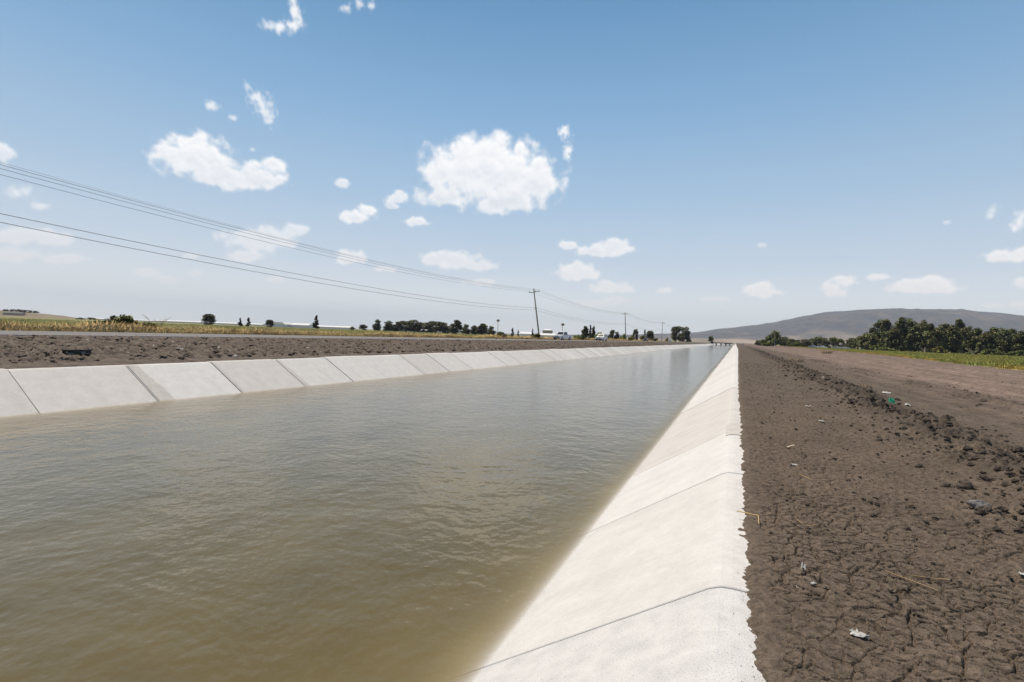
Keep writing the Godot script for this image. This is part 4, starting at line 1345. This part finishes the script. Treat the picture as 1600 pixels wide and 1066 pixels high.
# built facing +z (toward the camera), standing on y = 0
func vehicle(kind: String, called: String, at: Vector3, turn: float, label: String, category: String, group: String, paint: Color) -> Node3D:
	var o := thing(called, at, label, category, group, turn)
	var body := mat("paint_%d_%d_%d" % [int(paint.r * 99), int(paint.g * 99), int(paint.b * 99)], lin(paint.r, paint.g, paint.b), 0.28)
	body.clearcoat_enabled = true
	body.clearcoat = 0.6
	var glass := mat("car_glass", lin(0.018, 0.022, 0.026), 0.08)
	glass.metallic_specular = 0.6
	var black := mat("car_trim", lin(0.025, 0.025, 0.027), 0.6)
	var lamp := mat("car_lamp", lin(0.75, 0.76, 0.78), 0.15)
	var L: float = {"pickup": 5.2, "suv": 4.6, "car": 4.3}[kind]
	var W: float = {"pickup": 1.85, "suv": 1.85, "car": 1.72}[kind]
	var belt: float = {"pickup": 1.08, "suv": 1.05, "car": 0.88}[kind]
	var roof: float = {"pickup": 1.80, "suv": 1.75, "car": 1.42}[kind]
	var r: float = {"pickup": 0.38, "suv": 0.36, "car": 0.31}[kind]
	var h := L / 2
	var floor_y: float = r * 0.75
	var zf := h - 0.85 # wheel centres
	var zr := -h + 1.05
	# lower body with wheel arches, side profile (z, y)
	var poly := [Vector2(h - 0.05, floor_y)]
	poly.append(Vector2(h, belt * 0.62))
	poly.append(Vector2(h - 0.10, belt * 0.90))
	poly.append(Vector2(h - 1.15, belt))
	poly.append(Vector2(-h + 0.08, belt + 0.02))
	poly.append(Vector2(-h, belt * 0.7))
	poly.append(Vector2(-h + 0.06, floor_y))
	for c in [zr, zf]:
		for k in range(6):
			var a := PI - PI * k / 5.0
			poly.append(Vector2(c + cos(a) * (r + 0.07), floor_y + sin(a) * (r + 0.10) + 0.01))
	var s := Solid.new()
	s.extrude(poly, -W / 2, W / 2, 0.05)
	part("body", s.done(), body, o)
	# cabin
	var c0: float = {"pickup": -0.75, "suv": -h + 0.12, "car": -h + 0.75}[kind]
	var c1 := h - 1.25
	var t0 := c0 + (0.25 if kind != "car" else 0.55)
	var t1 := c1 - 0.75
	var wb := W / 2 - 0.06
	var wt := W / 2 - 0.22
	s = Solid.new()
	s.prism([Vector3(-wb, belt - 0.01, c0), Vector3(wb, belt - 0.01, c0), Vector3(wb, belt - 0.01, c1), Vector3(-wb, belt - 0.01, c1)], [Vector3(-wt, roof, t0), Vector3(wt, roof, t0), Vector3(wt, roof, t1), Vector3(-wt, roof, t1)])
	var cab := part("cabin", s.done(), body, o)
	var at_h := func(f: float, z0: float, z1: float, x: float) -> Array: # corners of the cabin's section at height f
		return [lerpf(wb, wt, f) * x, lerpf(belt, roof, f), lerpf(c0, t0, f) * (1.0 - z0) + lerpf(c1, t1, f) * z0, lerpf(c0, t0, f) * (1.0 - z1) + lerpf(c1, t1, f) * z1]
	for side in [-1.0, 1.0]:
		for span in [[0.06, 0.47], [0.51, 0.90]]:
			var a: Array = at_h.call(0.10, span[0], span[1], side)
			var b: Array = at_h.call(0.88, span[0], span[1], side)
			s = Solid.new()
			var e: float = side * 0.012
			s.prism([Vector3(a[0] - e, a[1], a[2]), Vector3(a[0] - e, a[1], a[3]), Vector3(b[0] - e, b[1], b[3]), Vector3(b[0] - e, b[1], b[2])], [Vector3(a[0] + e, a[1], a[2]), Vector3(a[0] + e, a[1], a[3]), Vector3(b[0] + e, b[1], b[3]), Vector3(b[0] + e, b[1], b[2])])
			part("side_window", s.done(), glass, o)
	for front in [1.0, -1.0]:
		var za0 := lerpf(c1, t1, 0.08) if front > 0 else lerpf(c0, t0, 0.3)
		var za1 := lerpf(c1, t1, 0.90) if front > 0 else lerpf(c0, t0, 0.88)
		var y0 := lerpf(belt, roof, 0.08 if front > 0 else 0.3)
		var y1 := lerpf(belt, roof, 0.90 if front > 0 else 0.88)
		var w0 := wb - 0.10
		var w1 := wt - 0.04
		var e: float = 0.014 * front
		s = Solid.new()
		s.prism([Vector3(-w0, y0, za0 - e), Vector3(w0, y0, za0 - e), Vector3(w1, y1, za1 - e), Vector3(-w1, y1, za1 - e)], [Vector3(-w0, y0, za0 + e), Vector3(w0, y0, za0 + e), Vector3(w1, y1, za1 + e), Vector3(-w1, y1, za1 + e)])
		part("windscreen" if front > 0 else "rear_window", s.done(), glass, o)
	if kind == "pickup":
		s = Solid.new()
		s.box(Vector3(0, belt + 0.03, (-h + c0) / 2), Vector3(W - 0.3, 0.06, c0 + h - 0.25))
		part("cargo_bed", s.done(), black, o)
	for x in [-1.0, 1.0]:
		s = Solid.new()
		s.box(Vector3(x * (W / 2 - 0.27), belt * 0.76, h - 0.03), Vector3(0.36, 0.17, 0.12))
		part("headlight", s.done(), lamp, o)
		s = Solid.new()
		s.box(Vector3(x * (W / 2 + 0.08), belt + 0.12, c1 - 0.22), Vector3(0.18, 0.14, 0.1))
		part("wing_mirror", s.done(), black if kind == "pickup" else body, o)
		wheel(o, Vector3(x * (W / 2 - 0.12), r, zf), r)
		wheel(o, Vector3(x * (W / 2 - 0.12), r, zr), r)
	s = Solid.new()
	s.box(Vector3(0, belt * 0.74, h - 0.005), Vector3(W * 0.48, 0.2, 0.06))
	part("grille", s.done(), black, o)
	s = Solid.new()
	s.box(Vector3(0, floor_y + 0.13, h - 0.01), Vector3(W * 0.9, 0.22, 0.14))
	part("bumper", s.done(), black if kind != "car" else body, o)
	s = Solid.new()
	s.box(Vector3(0, floor_y + 0.10, 0), Vector3(W * 0.8, 0.12, L * 0.9))
	part("underbody", s.done(), black, o)
	return o

func build_vehicles() -> void:
	var white := Color(0.72, 0.72, 0.72)
	vehicle("pickup", "pickup_truck", Vector3(-34.0, 0.815, -98.8), -0.2, "white pickup truck on the road, right of the leaning power pole", "pickup truck", "white vehicles on the road", white)
	vehicle("suv", "utility_vehicle", Vector3(-31.0, 0.82, -120.3), -0.04, "white utility vehicle facing forward on the road, right of the white pickup", "car", "white vehicles on the road", white)
	vehicle("car", "car", Vector3(-34.1, 0.815, -204.7), 0.1, "black car on the road behind the two white vehicles", "car", "far cars on the road", Color(0.03, 0.03, 0.033))
	vehicle("car", "car", Vector3(-33.6, 0.815, -282.3), 0.1, "small white car far along the road, left of the red one", "car", "far cars on the road", white)
	vehicle("car", "car", Vector3(-33.4, 0.815, -348.5), 0.1, "red car on the road before the big dark tree clump", "car", "far cars on the road", Color(0.45, 0.05, 0.045))
	vehicle("suv", "utility_vehicle", Vector3(-33.8, 0.815, -414.5), 0.1, "white van-like vehicle farthest along the road, right of the red car", "car", "far cars on the road", white)
	vehicle("pickup", "pickup_truck", Vector3(4.9, 0.06, -425.0), 0.0, "white truck on the near bank far ahead, right of the bridge", "pickup truck", "", white)
	var Q := [[35.9, -287.1, 1.2, "grey blue car parked by the low tree line, leftmost", Color(0.25, 0.32, 0.42)], [39.3, -283.1, 1.3, "white car parked by the low tree line, second from left", white], [45.6, -286.1, 1.25, "silver car by the low tree line, third from left", Color(0.45, 0.45, 0.46)], [49.4, -287.9, 1.25, "pale car by the low tree line, fourth from left", Color(0.6, 0.6, 0.58)], [55.0, -273.9, 1.3, "white car at the left end of the big eucalyptus grove", white]]
	for q in Q: vehicle("car", "car", Vector3(q[0], 0.46, q[1]), q[2], q[3], "car", "cars by the right-hand trees", q[4])
	# posts and a sign at the far right roadside
	var post := mat("mast_grey", lin(0.42, 0.41, 0.40), 0.7)
	for q in [[19.0, -296.0, 5.2, "thin grey post before the largest round tree"], [12.0, -360.0, 3.4, "short grey post near the far truck"]]:
		var s := Solid.new()
		s.tube([Vector3(0, -0.3, 0), Vector3(0, q[2], 0)], [0.07, 0.05], 7)
		tag(single("road_post", s.done(), post, Vector3(q[0], 0.45, q[1])), q[3], "post")

# ---------------------------------------------------------------- litter and stones, each where it lies
func stick(called: String, at: Vector2, pts: Array, r: float, m: Material, label: String, category := "stick") -> void:
	var s := Solid.new()
	var rad := []
	for i in pts.size(): rad.append(r * lerpf(1.0, 0.6, float(i) / (pts.size() - 1)))
	s.tube(pts, rad, 6)
	tag(single(called, s.done(), m, Vector3(at.x, soil_at(at.x, at.y)[0] + r * 0.5, -at.y)), label, category)

func crumple(seed_: int, size: Vector3, n := 7) -> ArrayMesh:
	var f := noise(seed_, 1.6, 2)
	var P := PackedVector3Array()
	for r in n:
		for c in n:
			var u := float(c) / (n - 1) * 2.0 - 1.0
			var v := float(r) / (n - 1) * 2.0 - 1.0
			P.append(Vector3(u * size.x * (1.0 + 0.3 * f.get_noise_2d(v * 2.0, 9.0)), absf(f.get_noise_2d(u * 2.2, v * 2.2)) * size.y * 2.2 + 0.004, v * size.z * (1.0 + 0.3 * f.get_noise_2d(u * 2.0, 4.0))))
	return sheet(n, n, P, PackedColorArray())

func build_litter() -> void:
	var straw := mat("straw_stick", lin(0.30, 0.21, 0.12), 0.8)
	var wood := mat("stick_wood", lin(0.40, 0.28, 0.18), 0.8)
	var white := mat("white_plastic", lin(0.42, 0.42, 0.41), 0.6)
	var stone := mat("stone", lin(0.19, 0.18, 0.175), 0.9)
	world_tex(stone, null, mats.soil.normal_texture, 0.2, 0.6)
	# rounded grey rock
	var rock := single("grey_rock", lump(17, 0.42, 3, 0.62), stone, Vector3(2.24, soil_at(2.24, 6.25)[0] + 0.025, -6.25))
	rock.scale = Vector3(0.085, 0.07, 0.06)
	tag(rock, "rounded grey rock lying alone on the cracked earth at far right", "rock")
	stick("stick", Vector2(0.89, 3.82), [Vector3(-0.085, 0.004, -0.02), Vector3(-0.02, 0.002, 0.012), Vector3(0.09, 0.006, 0.015)], 0.008, wood, "short thick tan stick lying on the cracked earth near the bottom")
	stick("stick", Vector2(0.81, 8.38), [Vector3(-0.05, 0.005, 0.09), Vector3(0.06, 0.02, -0.09)], 0.016, mat("bone_wood", lin(0.62, 0.47, 0.33), 0.8), "pale straight stick lying on the earth beside the lining, farther up")
	stick("stick", Vector2(1.15, 4.1), [Vector3(-0.14, 0.01, -0.06), Vector3(-0.03, 0.012, 0.02), Vector3(0.05, 0.008, 0.06), Vector3(0.1, 0.01, 0.10)], 0.005, straw, "long thin twig right of the thick tan stick")
	stick("stick", Vector2(1.28, 4.2), [Vector3(-0.12, 0.01, 0.02), Vector3(0.0, 0.01, 0.0), Vector3(0.1, 0.012, -0.03)], 0.005, straw, "thin reddish twig crossing the end of the long one")
	stick("straw_stalk", Vector2(0.24, 4.75), [Vector3(-0.17, 0.012, -0.12), Vector3(0.0, 0.035, -0.02), Vector3(0.0, 0.012, 0.13)], 0.005, mat("straw_gold", lin(0.55, 0.38, 0.15), 0.7), "bent golden stalk hanging over the edge of the concrete lip", "stalk")
	stick("stick", Vector2(0.82, 6.6), [Vector3(-0.07, 0.01, -0.1), Vector3(0.04, 0.015, 0.12)], 0.007, straw, "thin straight stalk beside the lining between the two pale sticks")
	stick("stick", Vector2(1.05, 5.0), [Vector3(-0.12, 0.01, 0.03), Vector3(0.02, 0.016, 0.0), Vector3(0.12, 0.01, -0.06)], 0.005, straw, "thin twig in front of the rock, left of it")
	stick("stick", Vector2(0.62, 4.9), [Vector3(-0.06, 0.02, -0.08), Vector3(-0.01, 0.01, 0.02), Vector3(0.09, 0.02, -0.04)], 0.006, straw, "forked dry twig on the earth near the bent golden stalk")
	# crumpled papers and plastic
	var C := [["plastic_wrapper", 0.67, 3.16, Vector3(0.055, 0.03, 0.03), "crumpled white plastic wrapper on the cracked earth at the bottom"], ["plastic_scrap", 0.49, 3.90, Vector3(0.03, 0.05, 0.02), "small white plastic scrap stuck beside a dark clod"], ["plastic_scrap", 0.42, 3.62, Vector3(0.035, 0.015, 0.012), "thin curled white scrap near the edge of the lining"], ["paper_scrap", 0.52, 3.68, Vector3(0.025, 0.012, 0.015), "small torn pale paper scrap right of the curled one"], ["paper_scrap", 1.67, 11.65, Vector3(0.10, 0.02, 0.04), "flat white paper on the earth in front of the ridge"], ["paper_scrap", 1.72, 14.2, Vector3(0.10, 0.05, 0.06), "crumpled grey paper left of the green plastic piece"], ["plastic_scrap", 4.35, 16.6, Vector3(0.16, 0.06, 0.07), "white plastic scrap just right of the green piece"], ["paper_scrap", 1.9, 4.6, Vector3(0.03, 0.015, 0.02), "small grey paper scrap far right below the rock"], ["paper_scrap", 3.55, 25.0, Vector3(0.14, 0.06, 0.06), "white scrap on the ridge ahead of the green piece"], ["paper_scrap", 4.8, 20.5, Vector3(0.2, 0.06, 0.09), "greyish scrap behind the ridge past the green piece"], ["paper_scrap", 0.75, 7.2, Vector3(0.05, 0.02, 0.03), "tiny pale scrap beside the lining below the pale stick"]]
	var i := 0
	for c in C:
		var o := single(c[0], crumple(200 + i * 3, c[3] * 0.72), white if i % 3 != 2 else mat("paper", lin(0.36, 0.34, 0.31), 0.9), Vector3(c[1], soil_at(c[1], c[2])[0] + 0.004, -c[2]))
		o.rotation.y = i * 1.3
		tag(o, c[4], "litter", "pale litter on the bare earth")
		i += 1
	var gp := single("green_plastic", crumple(250, Vector3(0.065, 0.035, 0.11)), mat("green_plastic", lin(0.05, 0.33, 0.19), 0.5), Vector3(3.97, soil_at(3.97, 16.5)[0] + 0.07, -16.5))
	gp.rotation = Vector3(1.15, 0.3, 0.35)
	tag(gp, "green plastic sheet scrap standing on the ridge of clods", "litter")
	# black crate wreck on the far bank
	var crate := thing("broken_crate", Vector3(-21.75, ground_h(-21.75, 9.1) + 0.06, -9.1), "broken black plastic crate lying on the rough earth above the far lining", "crate", "", 1.25)
	crate.scale = Vector3.ONE * 0.72
	crate.rotation.z = 0.07
	var black := mat("black_plastic", lin(0.016, 0.016, 0.018), 0.45)
	var greyp := mat("grey_plastic", lin(0.12, 0.14, 0.16), 0.4)
	var s := Solid.new()
	s.box(Vector3(0, 0.0, 0), Vector3(1.15, 0.04, 0.5))
	part("base", s.done(), black, crate)
	for q in [[Vector3(0, 0.08, 0.25), Vector3(1.2, 0.13, 0.035), 0.06], [Vector3(0.05, 0.14, -0.25), Vector3(1.0, 0.15, 0.035), -0.05], [Vector3(0.58, 0.12, 0), Vector3(0.04, 0.22, 0.5), 0.0], [Vector3(-0.35, 0.16, -0.05), Vector3(0.04, 0.22, 0.42), 0.15]]:
		s = Solid.new()
		s.box(Vector3.ZERO, q[1])
		var w := part("side_wall", s.done(), black, crate, q[0])
		w.rotation.z = q[2]
	for q in [[Vector3(0.30, 0.075, 0.275), Vector3(0.16, 0.10, 0.02)], [Vector3(-0.66, 0.03, 0.2), Vector3(0.22, 0.06, 0.12)], [Vector3(-0.2, 0.06, 0.275), Vector3(0.3, 0.04, 0.02)]]:
		s = Solid.new()
		s.box(Vector3.ZERO, q[1], 0.85)
		part("grey_plate", s.done(), greyp, crate, q[0])
	# loose straw lying on the near earth
	var st := Solid.new()
	st.tube([Vector3(-0.5, 0, 0), Vector3(-0.1, 0.06, 0.06), Vector3(0.25, 0.05, 0.03), Vector3(0.5, 0, -0.08)], [0.028, 0.03, 0.025, 0.018], 4)
	var W := []
	var T := []
	for k in 900:
		var v := 2.3 + 22.0 * pow(rng.randf(), 1.6)
		var x := rng.randf_range(0.25, minf(0.45 * v + 0.4, 6.0))
		var l := rng.randf_range(0.02, 0.075)
		W.append(spot(Vector3(x, soil_at(x, v)[0] + 0.004, -v), rng.randf() * TAU, Vector3.ONE * l, rng.randf_range(-0.1, 0.1)))
		var q := rng.randf_range(0.5, 1.1)
		T.append(Color(0.30 * q, 0.22 * q, 0.14 * q))
	scatter("straw_litter", st.done(), mats.clod, W, T, "thin bits of dry straw strewn over the near bare earth", "straw")
	# grit and crumbs spilt on the concrete lip
	W = []
	T = []
	for k in 260:
		var v := 2.2 + 18.0 * pow(rng.randf(), 1.5)
		var x := 0.2 - absf(rng.randfn(0.0, 0.07))
		var g := rng.randf_range(0.001, 0.003)
		W.append(spot(Vector3(x, maxf(g * 0.4 - maxf(0.0, -0.03 - x) * 0.6, -0.04), -v), rng.randf() * TAU, Vector3(g * 1.3, g, g)))
		T.append(Color(0.10, 0.08, 0.063) * rng.randf_range(0.7, 1.2))
	scatter("soil_crumbs", lump(9, 0.5, 0), mats.clod, W, T, "crumbs of brown earth spilt on the lip of the near lining", "crumbs")
